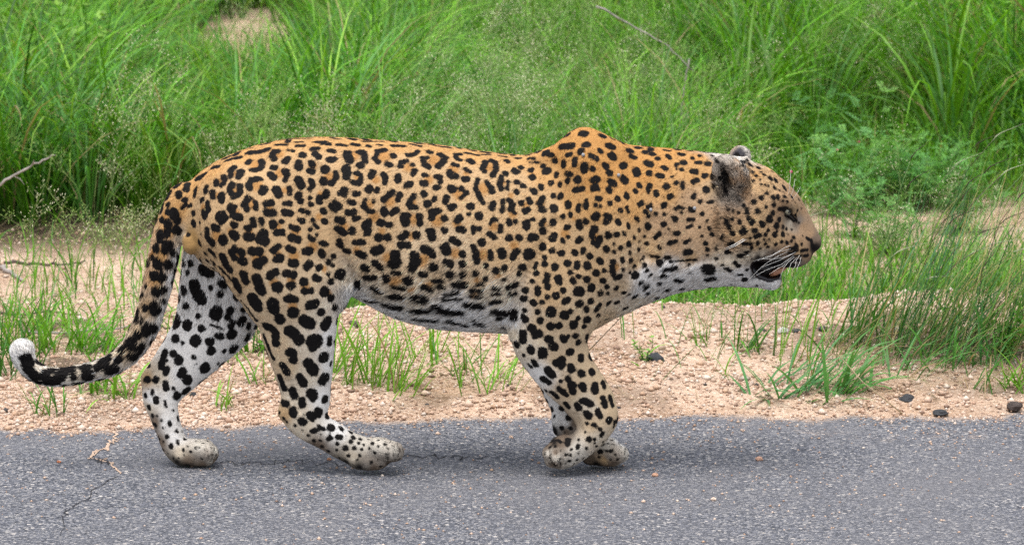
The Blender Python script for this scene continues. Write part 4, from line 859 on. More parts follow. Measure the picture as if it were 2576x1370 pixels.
def stone_cols(N):
    pal = np.array([(.68,.51,.40),(.62,.44,.33),(.74,.60,.50),(.54,.36,.26),(.78,.68,.59),(.40,.26,.18),(.58,.40,.28),(.30,.20,.15),(.08,.075,.075)])
    k = rng.choice(len(pal), N, p=[.22,.2,.17,.13,.07,.07,.10,.035,.005])
    return np.clip(pal[k]*rng.uniform(0.85, 1.12, (N, 1)), 0, 0.85)
def scatter(N, x0, x1, y0, y1, dens):
    x, y = rng.uniform(x0, x1, N), rng.uniform(y0, y1, N); k = rng.random(N) < dens(x, y); return x[k], y[k]
def gdens(x, y):
    d = y-edge_y(x); s = soil_shade(x, y)
    g = 0.35+0.65*sst(0.40, 0.55, fbm(x, y, 2.1, 12))
    return np.where(d < -0.01, 0, g*(1-0.5*s)*(1-0.75*sst(2.0, 2.6, y))*(1-0.5*sst(1.2, 1.7, y)*(x < -0.6)))
gx, gy = scatter(140000, -1.9, 2.1, 0.4, 3.4, gdens)
gr = np.exp(rng.normal(math.log(0.0040), 0.42, len(gx))).clip(0.002, 0.014)
gravel = stones('gravel', gx, gy, height(gx, gy), gr, stone_cols(len(gx)), m_stone, (_oct, _of)); tag(gravel, kind='stuff')
rx_, ry_ = scatter(60000, -1.5, 1.6, -1.2, 0.62, lambda x, y: np.where(edge_y(x)-y < 0, 0, 0.9*np.exp(-(edge_y(x)-y)/(0.02+0.07*fbm(x, y, 5, 77)))+0.03*sst(.45,.6,fbm(x, y, 2.5, 78))+0.010+0.16*np.exp(-((edge_y(x)-y-0.24)/0.18)**2)*sst(0.2, 0.6, x)*sst(0.5, 0.62, fbm(x, y, 4, 21))))
rr_ = np.exp(rng.normal(math.log(0.0026), 0.35, len(rx_))).clip(0.0012, 0.006)
grit = stones('loose_gravel', rx_, ry_, np.zeros(len(rx_)), rr_, stone_cols(len(rx_)), m_stone, (_oct, _of)); tag(grit, kind='stuff')
def rock(name, u, v, size, col, label, cat='stone', group=None, on_road=False, flatn=0.7, lump=0.28, sub=3, z=None):
    p = G(u, v, 0.0)
    if not on_road:
        for _ in range(6): p = G(u, v, float(height(p[0], p[1])))
    bm = bmesh.new(); bmesh.ops.create_icosphere(bm, subdivisions=sub, radius=1.0)
    off = Vector((u, v, 3.0)); size *= 0.86
    for q in bm.verts:
        n_ = noise.noise(q.co*1.3+off)*lump+noise.noise(q.co*3.1+off)*lump*0.5+noise.noise(q.co*8+off)*lump*0.28
        q.co = q.co*(1+n_); q.co.z *= flatn; q.co *= size
    me = bpy.data.meshes.new(name); bm.to_mesh(me); bm.free(); me.materials.append(flat(name+'_surface', col, 0.7, 0.35, 0.45, 90/ max(size*20, .3), 0.003))
    o = bpy.data.objects.new(name, me); COL.objects.link(o); o.location = (p[0], p[1], p[2]+size*flatn*0.55); o.rotation_euler = (0, 0, rng.uniform(0, 6))
    return tag(o, label, cat, group)
TARC = (.035, .037, .042)
rock('tar_lump', 1648, 914, 0.026, TARC, 'dark knobbly lump of old tar on the pink gravel ahead of the foreleg', 'tar lump', 'broken lumps of tar on the verge')
rock('tar_lump', 2281, 1018, 0.026, TARC, 'biggest dark lump of tar, on the verge beside the lone arching grass blade', 'tar lump', 'broken lumps of tar on the verge')
rock('tar_lump', 2366, 1041, 0.020, TARC, 'flat dark chip of tar right on the road edge', 'tar lump', 'broken lumps of tar on the verge', flatn=0.4)
rock('tar_lump', 2552, 1030, 0.021, (.06,.045,.04), 'brownish tar lump at the road edge, rightmost of the lumps', 'tar lump', 'broken lumps of tar on the verge')
rock('tar_lump', 2415, 1026, 0.022, TARC, 'thin dark slab of tar lying flat in litter near the road edge', 'tar lump', 'broken lumps of tar on the verge', flatn=0.3)
rock('tar_lump', 1074, 1026, 0.0115, TARC, 'small dark lump of tar under the belly, by the road edge', 'tar lump', 'broken lumps of tar on the verge')
rock('tar_lump', 486, 995, 0.0095, TARC, 'small dark pebble of tar behind the far hind hock', 'tar lump', 'broken lumps of tar on the verge')
rock('tar_lump', 1522, 1003, 0.008, TARC, 'tiny dark tar crumb just ahead of the front knee', 'tar lump', 'broken lumps of tar on the verge')
rock('tar_lump', 2005, 835, 0.013, TARC, 'dark flattish tar chip up on the gravel bank beside a white stone', 'tar lump', 'broken lumps of tar on the verge', flatn=0.5)
rock('tar_lump', 2070, 832, 0.013, TARC, 'rounded dark tar chip high on the bank, below the weathered twig', 'tar lump', 'broken lumps of tar on the verge')
rock('stone', 1970, 838, 0.016, (.52,.50,.48), 'pale grey stone on the gravel bank below the chin', 'stone', 'single stones on the gravel bank')
rock('stone', 1940, 842, 0.013, (.45,.34,.27), 'tan stone lying left of the pale grey stone on the bank', 'stone', 'single stones on the gravel bank')
rock('stone', 2240, 786, 0.017, (.58,.40,.26), 'yellowish lump of granite on top of the bank at right', 'stone', 'single stones on the gravel bank')
rock('stone', 2262, 835, 0.015, (.55,.47,.40), 'cream stone at the head of the right-hand grass', 'stone', 'single stones on the gravel bank')
rock('stone', 2110, 905, 0.013, (.33,.19,.13), 'reddish brown stone half way down the gravel bank', 'stone', 'single stones on the gravel bank')
rock('stone', 1713, 996, 0.011, (.46,.31,.21), 'tan pebble between the small green tuft and the spreading grass', 'stone', 'single stones on the gravel bank')
rock('stone', 1769, 993, 0.010, (.42,.37,.33), 'striped grey pebble left of the spreading grass', 'stone', 'single stones on the gravel bank')
rock('stone', 1793, 1010, 0.010, (.55,.42,.33), 'light tan pebble near the verge edge left of the spreading grass', 'stone', 'single stones on the gravel bank')
rock('stone', 2500, 925, 0.014, (.45,.33,.25), 'pinkish flat stone in the litter at far right', 'stone', 'single stones on the gravel bank')
rock('pebble', 1910, 1157, 0.0095, (.50,.30,.21), 'reddish pebble alone on the tar ahead of the planted forepaw', 'pebble', 'pebbles on the tar', True)
rock('pebble', 1648, 1197, 0.008, (.52,.30,.20), 'reddish pebble on the tar just in front of the front paws', 'pebble', 'pebbles on the tar', True)
rock('pebble', 148, 1163, 0.0055, (.48,.18,.09), 'small brick red pebble on the tar left of the cracks', 'pebble', 'pebbles on the tar', True)
rock('pebble', 828, 1156, 0.0055, (.50,.24,.12), 'orange pebble on the tar between the hind paws', 'pebble', 'pebbles on the tar', True)
rock('pebble', 904, 1170+8, 0.0062, (.62,.58,.54), 'whitish pebble on the tar below the lifted hind paw', 'pebble', 'pebbles on the tar', True)
rock('pebble', 1795, 1258, 0.007, (.6,.47,.38), 'pale pebble on open tar right of centre', 'pebble', 'pebbles on the tar', True)
rock('pebble', 1285, 1100, 0.005, (.55,.40,.3), 'pale chip on the tar under the belly', 'pebble', 'pebbles on the tar', True)

# ------------------------------------------------------------------ grass
def blades(base, yaw, lean, length, width, curve, cols, seg=5, twist=None, tipcol=None):
    """ribbons bending over: base (N,3); lean = start tilt from the vertical, curve = how much it bends further"""
    N = len(base); t = np.linspace(0, 1, seg+1)
    ang = lean[:, None]+curve[:, None]*t[None]**1.6
    dl = length[:, None]/seg
    hx = np.cumsum(np.concatenate([np.zeros((N, 1)), np.sin((ang[:, :-1]+ang[:, 1:])/2)*dl], 1), 1)
    hz_ = np.cumsum(np.concatenate([np.zeros((N, 1)), np.cos((ang[:, :-1]+ang[:, 1:])/2)*dl], 1), 1)
    c, s = np.cos(yaw)[:, None], np.sin(yaw)[:, None]
    side = yaw+math.pi/2+(0 if twist is None else twist)
    wv = width[:, None]*np.clip(0.55+1.3*t-1.9*t**2.4, 0.04, 1)[None]*0.5
    sx, sy = np.cos(side)[:, None]*wv, np.sin(side)[:, None]*wv
    X = base[:, 0:1]+hx*c; Y = base[:, 1:2]+hx*s; Z = base[:, 2:3]+hz_
    Z = np.maximum(Z, base[:, 2:3]-0.005)
    A = np.stack([X-sx, Y-sy, Z], 2); B = np.stack([X+sx, Y+sy, Z+wv*0.25], 2)
    V = np.stack([A, B], 2).reshape(N, -1, 3)
    k = 2*(seg+1); j = np.arange(seg)*2
    f = np.stack([j, j+1, j+3, j+2], 1)[None]+(np.arange(N)*k)[:, None, None]
    grad = (0.72+0.38*np.repeat(t, 2))[None, :, None]  # blades tinted darker at the base, shade painted into the colour
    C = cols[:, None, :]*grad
    if tipcol is not None:
        tt = np.clip((np.repeat(t, 2)-0.75)*3, 0, 1)[None, :, None]*tipcol[:, None, None]
        C = C*(1-tt)+np.array([.32, .24, .09])*tt
    return V.reshape(-1, 3), f.reshape(-1, 4), C.reshape(-1, 3)
def merge(parts):
    V, F, C = [], [], []; o = 0
    for v, f, c in parts:
        V.append(v); F.append(f+o); C.append(c); o += len(v)
    return np.concatenate(V), np.concatenate(F), np.concatenate(C)
GREENS = np.array([(.105,.31,.010),(.155,.38,.016),(.050,.19,.014),(.18,.40,.030),(.095,.28,.045),(.22,.40,.045)])
def green(N, bias=None, dried=0.035):
    k = rng.choice(len(GREENS), N, p=bias if bias is not None else [.27,.25,.2,.13,.1,.05])
    c = GREENS[k]*rng.uniform(0.8, 1.2, (N, 1))
    dry = rng.random(N) < dried; c[dry] = np.array([.36, .30, .13])*rng.uniform(.7, 1.2, (dry.sum(), 1))
    return c
m_grass = tint_mat('grass_blade', 0.5, 0.35, 0.30)
m_seed = tint_mat('seed_head', 0.7, 0.2, 0.25)
def panicles(base, hgt, n_br=16, n_sp=7, spread=0.10, cols=(.70,.69,.50), lean_dir=0.3, spl=0.0055, droop=0.2):
    """airy seed heads: a thin stem, hair-thin branches, a small spikelet at each branchlet's end"""
    parts = []
    N = len(base)
    yaw = rng.uniform(0, 2*math.pi, N); lean = np.abs(rng.normal(0, 0.16, N)); yaw = np.where(rng.random(N) < 0.6, rng.normal(lean_dir, 0.5, N), yaw)
    t = np.array([0, .25, .5, .75, 1.0])
    ang = lean[:, None]+0.35*t[None]**2*rng.uniform(0.3, 1.6, (N, 1))
    px = base[:, 0:1]+np.sin(ang)*t*hgt[:, None]*np.cos(yaw)[:, None]; py = base[:, 1:2]+np.sin(ang)*t*hgt[:, None]*np.sin(yaw)[:, None]; pz = base[:, 2:3]+np.cos(ang)*t*hgt[:, None]
    stem = np.stack([px, py, pz], 2)
    def lines(a, b, w0, col):
        d = b-a; sd_ = np.cross(d, np.array([0.05, 1.0, 0.1])); sd_ /= np.linalg.norm(sd_, axis=1)[:, None]+1e-9
        v = np.stack([a-sd_*w0, a+sd_*w0, b+sd_*w0*0.5, b-sd_*w0*0.5], 1); f = np.arange(len(a))[:, None]*4+np.arange(4)[None]
        return v.reshape(-1, 3), f, np.repeat(col, 4, axis=0)
    for k in range(4):
        parts.append(lines(stem[:, k], stem[:, k+1], 0.00075, np.tile([.17,.27,.08], (N, 1))*rng.uniform(.8, 1.2, (N, 1))))
    # branches leave the top 45 % of the stem
    tb = rng.uniform(0.50, 1.0, (N, n_br)); tb.sort(1)
    idx = np.clip((tb*4).astype(int), 0, 3); fr = tb*4-idx
    ar = np.arange(N)[:, None]
    b0 = stem[ar, idx]*(1-fr[:, :, None])+stem[ar, idx+1]*fr[:, :, None]
    by = rng.uniform(0, 2*math.pi, (N, n_br)); bl = spread*(1.15-tb)/0.55*rng.uniform(0.6, 1.3, (N, n_br)); be = rng.uniform(0.35, 1.1, (N, n_br))
    b1 = b0+np.stack([np.cos(by)*np.cos(be)*bl, np.sin(by)*np.cos(be)*bl, np.sin(be)*bl-droop*bl*0.3], 2)
    parts.append(lines(b0.reshape(-1, 3), b1.reshape(-1, 3), 0.00030, np.tile([.26,.31,.15], (N*n_br, 1))))
    tt = rng.uniform(0.25, 1.05, (N, n_br, n_sp))[..., None]
    s0 = b0[:, :, None]*(1-tt)+b1[:, :, None]*tt
    s1 = s0+rng.normal(size=s0.shape)*spread*0.13
    dirn = rng.normal(size=s0.shape)*0.5+np.array([0, 0, .5])+(b1-b0)[:, :, None]/(bl[:, :, None, None]+1e-6)*0.6; dirn /= np.linalg.norm(dirn, axis=3)[..., None]
    s2 = s1+dirn*spl*rng.uniform(0.7, 1.3, s0.shape[:3])[..., None]
    a, m_, b = s1.reshape(-1, 3), ((s1+s2)/2).reshape(-1, 3), s2.reshape(-1, 3)
    sdv_ = np.cross(b-a, np.array([0.05, 1, 0.1])); sdv_ /= np.linalg.norm(sdv_, axis=1)[:, None]+1e-9; sdv_ *= 0.0009
    v = np.stack([a, m_-sdv_, b, m_+sdv_], 1).reshape(-1, 3); M = len(a)
    cc = np.repeat(np.where(rng.random((N, 1)) < .55, np.array(cols), np.array([.30, .45, .14]))*rng.uniform(.8, 1.2, (N, 1)), M//N, axis=0)*rng.uniform(0.75, 1.35, (M, 1))
    parts.append((v, np.arange(M)[:, None]*4+np.arange(4)[None], np.repeat(cc, 4, axis=0)))
    return merge(parts)
def with_h(x, y): return np.stack([x, y, height(x, y)], 1)
# tall grass belt
def belt(x, y):
    n = fbm(x, y, 1.3, 31); front = 3.25-0.55*sst(-0.7, -0.3, x)+0.25*(n-0.5)*2+1.1*sst(0.45, 0.7, x)
    s = sst(0, 0.35, y-front)
    s = s*(0.45+0.55*sst(0.35, 0.6, fbm(x, y, 2.4, 33)))
    patch = np.exp(-(((x+0.98)/0.26)**2+((y-7.4)/1.1)**2)**2)
    right_short = sst(0.35, 0.6, x)*(1-sst(4.6, 5.4, y))
    return s*(1-patch)*(1-0.85*right_short)
def fountain(cx, cy, n_per, H, W, cv=(0.7, 2.3), ln=(0.05, 0.45), rad=0.035, cols=None):
    """tussocks: blades that rise together and arch outwards"""
    n_ = np.maximum(3, (n_per*rng.uniform(0.6, 1.4, len(cx))).astype(int)); i = np.repeat(np.arange(len(cx)), n_); N = len(i)
    yw = rng.uniform(0, 2*math.pi, N); r = rad*np.sqrt(rng.random(N)); x, y = cx[i]+np.cos(yw)*r, cy[i]+np.sin(yw)*r
    c = (green(len(cx), None, 0.0)*rng.uniform(0.5, 1.35, (len(cx), 1)))[i] if cols is None else cols[i]
    c = c*rng.uniform(0.8, 1.2, (N, 1)); dry = rng.random(N) < 0.05; c[dry] = np.array([.34, .27, .12])*rng.uniform(.6, 1.2, (dry.sum(), 1))
    L = H[i]*rng.uniform(0.45, 1.25, N)
    return blades(with_h(x, y), yw+rng.normal(0, 0.5, N), rng.uniform(*ln, N), L, W[i]*rng.uniform(0.6, 1.3, N), rng.uniform(*cv, N)*np.clip(L/0.35, 0.4, 1.2), c, 6, rng.normal(0, 0.5, N), (rng.random(N) < 0.12)*1.0)
tx, ty = scatter(13500, -5.6, 5.6, 2.7, 14.5, lambda x, y: belt(x, y)*np.where(np.abs(x) > 1.45+0.07*y, 0.35, 1.0)*(1-0.45*sst(6, 13, y)))
tn = fbm(tx, ty, 1.1, 43)
tH = 0.38+0.42*fbm(tx, ty, 2.2, 41)+0.18*sst(0.2, 1.2, tx)-0.12*np.exp(-((tx-0.1)/0.5)**2)
Wd = np.where(tn > 0.47, 0.0098, 0.0065)*np.where((tx < 0.6) & (ty < 7), 0.72, 1.0)
corr = np.exp(-((tx+0.95)/0.33)**4)*sst(4.2, 4.8, ty)*(1-sst(8.2, 8.6, ty)); tH = tH*(1-0.68*corr)
parts_ = [fountain(tx, ty, 25, tH, Wd)]
bx, by_ = scatter(34000, -4.0, 4.0, 2.7, 11.0, lambda x, y: belt(x, y))
N = len(bx)
parts_.append(blades(with_h(bx, by_), rng.uniform(0, 2*math.pi, N), np.abs(rng.normal(0.2, 0.25, N)), rng.uniform(0.12, 0.36, N), rng.uniform(0.003, 0.007, N), rng.uniform(0.3, 1.6, N), green(N)*0.9, 4, rng.normal(0, 0.5, N), (rng.random(N) < 0.15)*1.0))
Vb, Fb, Cb = merge(parts_); print('belt faces', len(Fb))
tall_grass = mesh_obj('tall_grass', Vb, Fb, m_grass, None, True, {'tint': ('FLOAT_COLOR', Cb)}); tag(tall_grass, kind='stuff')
# short green undergrowth on the right, behind the bank and under the tall grass
def under(x, y):
    a = sst(1.7, 1.9, y)*(1-sst(2.55, 2.8, y))*sst(0.25, 0.45, x)*0.9                                 # fringe behind the crest
    b = sst(3.8, 4.3, y)*(1-sst(5.2, 5.8, y))*sst(0.3, 0.55, x)*0.9
    c = 0.08*sst(1.2, 1.5, y)*(1-sst(3.0, 3.3, y))*(x < -0.65)
    d = 1.0*sst(1.6, 1.9, y)*(1-sst(3.1, 3.5, y))*sst(-0.7, -0.4, x)*(1-sst(0.55, 0.75, x))
    e = 0.55*sst(2.6, 2.8, y)*(1-sst(3.0, 3.6, y))*sst(0.4, 0.6, x)
    f = 0.75*sst(1.35, 1.5, y)*(1-sst(2.6, 3.2, y))*sst(0.98, 1.08, x)
    g = 0.05*sst(0.12, 0.4, y-edge_y(x))*sst(.45, .62, fbm(x, y, 2.3, 91))
    d = np.maximum(d, g)
    return np.maximum(np.maximum.reduce([a, b, c, e, f])*sst(0.3, 0.55, fbm(x, y, 3.5, 51)), d)
ux, uy = scatter(84000, -1.6, 2.2, 0.6, 6.0, under)
N = len(ux); print('under', N)
uc = green(N, [.25,.25,.25,.1,.15,.0])
Vu, Fu, Cu = blades(with_h(ux, uy), rng.uniform(0, 2*math.pi, N), np.abs(rng.normal(0.35, 0.35, N)), rng.uniform(0.05, 0.20, N)*(0.8+0.6*sst(3, 4.5, uy)), rng.uniform(0.0025, 0.006, N), rng.uniform(0.2, 1.6, N), uc, 4, rng.normal(0, 0.5, N), (rng.random(N) < 0.1)*1.0)
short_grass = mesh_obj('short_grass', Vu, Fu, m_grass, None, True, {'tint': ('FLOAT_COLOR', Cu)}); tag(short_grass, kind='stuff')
# dry litter on the ground
lx, ly = scatter(24000, -1.6, 1.9, 0.6, 3.4, lambda x, y: np.clip(soil_shade(x, y)*0.8+0.09, 0, 1)*(y > edge_y(x)+0.05))
N = len(lx)
lc = np.array([.30,.23,.14])*rng.uniform(0.35, 1.6, (N, 1))*np.array([1, rng.uniform(.9, 1.1), 1])
Vl, Fl, Cl = blades(with_h(lx, ly)+[0, 0, 0.006], rng.uniform(0, 2*math.pi, N), rng.uniform(1.25, 1.6, N), rng.uniform(0.02, 0.14, N), rng.uniform(0.0008, 0.0028, N), rng.normal(0, 0.2, N), lc, 3, rng.normal(0, 0.6, N))
litter = mesh_obj('dry_grass_litter', Vl, Fl, m_seed, None, False, {'tint': ('FLOAT_COLOR', Cl)}); tag(litter, kind='stuff')
# seed heads: (x0, x1, y0, y1, count, height, spread, branches, spikelets)
pan = []
for (x0, x1, y0, y1, n_, h0, h1, spd, nb, ns) in [
    (-0.40, 0.60, 2.9, 4.6, 200, .36, .70, .11, 18, 7),
    (-0.45, 0.75, 4.6, 7.5, 120, .40, .85, .13, 13, 5),
    (-0.75, -0.2, 2.6, 3.4, 60, .28, .52, .09, 16, 7),
    (-1.15, -0.55, 2.7, 3.6, 90, .25, .62, .09, 16, 7),
    (-1.0, -0.55, 3.8, 5.6, 70, .4, .9, .11, 14, 6),
    (0.6, 1.5, 4.2, 6.5, 110, .3, .7, .10, 14, 6), (0.65, 1.5, 2.4, 3.9, 55, .18, .4, .08, 12, 5),
    (0.45, 1.1, 2.1, 3.0, 34, .2, .5, .09, 12, 6),
    (-3.0, 3.0, 4.0, 11., 130, .4, .9, .12, 12, 5)]:
    x, y = rng.uniform(x0, x1, n_), rng.uniform(y0, y1, n_); k = (np.hypot(x+0.98, (y-7.4)/4) > 0.2) & (rng.random(n_) < 0.06+1.15*sst(.45, .60, fbm(x, y, 2.8, 61))); x, y = x[k], y[k]
    pan.append(panicles(with_h(x, y), rng.uniform(h0, h1, len(x)), nb, ns, spd))
Vp, Fp, Cp = merge(pan); print('panicle faces', len(Fp))
seed = mesh_obj('seeding_grass', Vp, Fp, m_seed, None, False, {'tint': ('FLOAT_COLOR', Cp)}); tag(seed, kind='stuff')
# ------------------------------------------------------------------ the leopard's eye, mouth and whiskers
def tube(name, pts, radii, mat, parent=None, n=8, tag_=None):
    pts = [np.array(p, float) for p in pts]; V = []; F = []
    for i, p in enumerate(pts):
        t = pts[min(i+1, len(pts)-1)]-pts[max(i-1, 0)]; t /= np.linalg.norm(t)+1e-12
        up = np.array([0, 0, 1.0]) if abs(t[2]) < 0.9 else np.array([1.0, 0, 0])
        a = np.cross(t, up); a /= np.linalg.norm(a); b = np.cross(t, a)
        for k in range(n):
            an = 2*math.pi*k/n; V.append(p+(a*math.cos(an)+b*math.sin(an))*radii[i])
        if i:
            for k in range(n):
                k2 = (k+1) % n; F.append(((i-1)*n+k, (i-1)*n+k2, i*n+k2, i*n+k))
    V.append(pts[0]); V.append(pts[-1]); a0 = len(V)-2
    for k in range(n): F += [(a0, (k+1) % n, k), (a0+1, (len(pts)-1)*n+k, (len(pts)-1)*n+(k+1) % n)]
    return mesh_obj(name, V, F, mat, parent, True)
def blob(name, c, r, mat, parent=None, rot=0.0, sub=3):
    bm = bmesh.new(); bmesh.ops.create_icosphere(bm, subdivisions=sub, radius=1.0)
    for q in bm.verts:
        x, y, z = q.co.x*r[0], q.co.y*r[1], q.co.z*r[2]
        q.co = (c[0]+x*math.cos(rot)-z*math.sin(rot), c[1]+y, c[2]+x*math.sin(rot)+z*math.cos(rot))
    me = bpy.data.meshes.new(name); bm.to_mesh(me); bm.free(); me.shade_smooth(); me.materials.append(mat)
    o = bpy.data.objects.new(name, me); COL.objects.link(o); o.parent = parent; return o
def eye_mat():
    n = NT('eye', 0.08, 0.6); g = n.n('ShaderNodeNewGeometry'); 
    gd = Vector((0.52, -0.85, -0.03)).normalized()
    vm = n.n('ShaderNodeVectorMath', operation='DOT_PRODUCT'); n.l(g.outputs['Normal'], vm.inputs[0]); vm.inputs[1].default_value = gd
    r = n.ramp(vm.outputs['Value'], [(0.0, (.012,.010,.008)), (0.50, (.02,.015,.01)), (0.56, (.16,.14,.08)), (0.93, (.26,.24,.15)), (0.972, (.01,.01,.01)), (1.0, (.005,.005,.005))])
    n.l(r.outputs[0], n.b.inputs['Base Color']); n.b.inputs['Coat Weight'].default_value = 1.0; n.b.inputs['Coat Roughness'].default_value = 0.03
    return n.m
ec = P(*EYE)
blob('eye', ec, (0.0094, 0.0094, 0.0094), eye_mat(), leopard)
m_lid = flat('eyelid', (.012, .010, .009), 0.5, 0.3)
lid = [P(1968,528,EYE[2]-0.004), P(1974,523,EYE[2]-0.0085), P(1981,523.5,EYE[2]-0.009), P(1988,530,EYE[2]-0.0065), P(1994,541,EYE[2]-0.002)]
tube('eyelid', lid, [.0008, .0013, .0014, .0014, .001], m_lid, leopard)
lid2 = [P(1968,529,EYE[2]-0.004), P(1973,535,EYE[2]-0.0085), P(1980,540,EYE[2]-0.0085), P(1988,543,EYE[2]-0.005), P(1998,553,EYE[2]-0.001)]
tube('eyelid', lid2, [.0008, .0012, .0014, .0018, .0014], m_lid, leopard)
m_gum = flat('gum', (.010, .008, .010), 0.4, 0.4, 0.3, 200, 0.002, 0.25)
m_tongue = flat('tongue', (.50, .235, .135), 0.35, 0.4, 0.15, 150, 0.002, 0.3)
m_tooth = flat('tooth', (.68, .60, .44), 0.3, 0.5)
blob('mouth_lining', P(1930,678,0.014), (0.034, 0.012, 0.022), m_gum, leopard, 0.1)  # dark blob closing the mouth, standing in for the shade inside
tube('tongue', [P(1938,692,-0.006), P(1949,686,-0.010), P(1960,680,-0.012), P(1970,675,-0.012), P(1979,671,-0.010)], [.005, .0068, .0066, .0056, .003], m_tongue, leopard, 12)
tube('lip', [P(1892,662,-0.032), P(1896,682,-0.034), P(1908,697,-0.033), P(1930,705,-0.027), P(1948,705,-0.019), P(1961,699,-0.009), P(1963,692,0.0)], [.003, .0062, .0072, .0068, .0062, .005, .003], m_gum, leopard, 10)
m_nose = flat('nose_leather', (.022, .017, .016), 0.35, 0.5, 0.4, 400, 0.001)
blob('nose', P(2050,614,-0.002), (0.0115, 0.015, 0.0095), m_nose, leopard, -0.5)
m_wh = flat('whisker', (.85, .84, .80), 0.35, 0.5)
WH = [((1990,617),(1975,622),(1945,640),(1895,654+3)), ((2003,633),(1980,645),(1945,652),(1912,650)), ((1995,636),(1960,655),(1915,672),(1880,707)), ((1999,641),(1965,665),(1925,680),(1893,698)),
      ((2000,645),(1985,657),(1972,672),(1962,700)), ((2013,640),(2003,655),(2001,668),(1995,678)), ((1985,630),(1950,648),(1930,660),(1915,672)), ((1992,625),(1962,632),(1938,645),(1905,655)),
      ((2015,645),(2012,660),(2006,672),(2004,684)), ((1988,650),(1970,668),(1955,676),(1935,690)), ((2005,648),(1990,662),(1985,678),(1980,692))]
for a in WH:
    h0 = hit(*a[0]); y0 = h0.y
    pts = [P(a[0][0], a[0][1], y0+0.001)]+[P(u, v, y0-0.016*(k+1)) for k, (u, v) in enumerate(a[1:])]
    tube('whisker', pts, [.00034, .00032, .00028, .00012], m_wh, leopard, 5)
for a in [((1826,628),(1850,618),(1880,600)), ((1822,625),(1845,616),(1875,598))]:
    h0 = hit(*a[2]); tube('whisker', [P(a[2][0], a[2][1], h0.y+0.001), P(a[1][0], a[1][1], h0.y-0.012), P(a[0][0], a[0][1], h0.y-0.02)], [.0006, .0005, .0002], m_wh, leopard, 5)
for a in [((1984,505),(1995,480),(2000,450)), ((1978,506),(1986,475),(1990,425)), ((1988,508),(2004,488),(2014,470))]:
    tube('whisker', [P(u, v, -0.045-0.006*k) for k, (u, v) in enumerate(a)], [.0005, .0004, .0002], m_wh, leopard, 5)
m_tick = flat('tick', (.30, .30, .31), 0.4, 0.4)
for (u, v) in ((1637,527), (1747,523), (1467,397-8), (1556,440)):
    h0 = hit(u, v); blob('tick', (h0.x, h0.y-0.004, h0.z), (0.0038, 0.003, 0.0042), m_tick, leopard, 0, 2)

# ------------------------------------------------------------------ single plants on the verge
def base_at(u, v):
    p = G(u, v, 0.0)
    for _ in range(8): p = G(u, v, float(height(p[0], p[1])))
    return p
def leaves_(o, V, F, C, n):
    """every leaf of a plant is a part of its own"""
    kv, kf = len(V)//n, len(F)//n
    for i in range(n):
        mesh_obj('leaf', V[i*kv:(i+1)*kv], F[i*kf:(i+1)*kf]-i*kv, m_grass, o, True, {'tint': ('FLOAT_COLOR', C[i*kv:(i+1)*kv])})
def tuft_(name, u, v, n_, h_px, wid, label, cat='grass tuft', group='single grass tufts on the verge', lean_dir=None, flat_=0.3, curve=(0.3, 1.4), stems=0, col=None, spread=0.02, seeds=0, dryf=0.05):
    p = base_at(u, v); N = n_; spread *= 1.8
    yw = rng.uniform(0, 2*math.pi, N) if lean_dir is None else rng.normal(lean_dir, 0.9, N)
    r = spread*np.sqrt(rng.random(N)); a = rng.uniform(0, 6.28, N)
    b = np.stack([np.cos(a)*r, np.sin(a)*r, np.zeros(N)-0.004], 1)
    N = n_ = int(n_*1.35); yw = np.resize(yw, N)+rng.normal(0, .3, N); b = np.resize(b, (N, 3)); h_px *= 1.3
    L = h_px*PX*rng.uniform(0.35, 1.15, N)
    c = (np.array(col) if col is not None else GREENS[rng.integers(0, 5)])*rng.uniform(0.75, 1.3, (N, 1))
    dr = rng.random(N) < dryf; c[dr] = np.array([.42, .30, .16])*rng.uniform(.7, 1.1, (dr.sum(), 1))
    parts = [blades(b, yw, np.abs(rng.normal(flat_, 0.22, N)), L, wid*rng.uniform(0.6, 1.3, N), rng.uniform(*curve, N), c, 6, rng.normal(0, 0.6, N), (rng.random(N) < 0.2)*1.0)]
    V, F, C = merge(parts)
    o = bpy.data.objects.new(name, None); COL.objects.link(o); o.location = p; leaves_(o, V, F, C, len(b))
    tag(o, label, cat, group)
    if stems:
        ps = np.stack([rng.normal(0, spread, stems), rng.normal(0, spread, stems), np.zeros(stems)], 1)
        SV, SF, SCc = panicles(ps, h_px*PX*rng.uniform(1.0, 1.6, stems), 10, seeds or 4, 0.06, lean_dir=(lean_dir or 0.2))
        mesh_obj('flower_stem', SV, SF, m_seed, o, False, {'tint': ('FLOAT_COLOR', SCc)})['kind'] = 'stuff'
    return o
T = tuft_
T('grass_tuft', 122, 1045, 16, 120, .0045, 'small spiky grass tuft on bare sand below the tail tip', dryf=.1, flat_=.35)
T('grass_tuft', 235, 985, 18, 150, .006, 'green tuft in the sand right under the black end of the tail', flat_=.4)
T('grass_tuft', 300, 1000, 20, 130, .0065, 'broad-bladed tuft between the tail and the far hock', flat_=.6, curve=(.8, 2.0))
T('grass_tuft', 30, 935, 46, 190, .005, 'dense tuft at the left picture edge beside the white tail tip', spread=.05)
T('grass_tuft', 100, 880, 50, 170, .005, 'dense leafy tuft rising right behind the white tail tip', spread=.06)
T('grass_tuft', 190, 885, 44, 160, .0055, 'tuft above the middle of the black tail end', spread=.06, flat_=.6)
T('grass_tuft', 265, 880, 40, 150, .0055, 'tuft tucked in the bend of the tail', spread=.05, flat_=.7, curve=(.6, 1.8))
T('grass_tuft', 30, 830, 40, 170, .005, 'tuft in dry litter at the left picture edge, above the tail tip', spread=.06, flat_=.5)
T('grass_tuft', 160, 820, 26, 130, .0045, 'thin tuft growing from dry litter left of the tail bend', spread=.05, flat_=.5, dryf=.2)
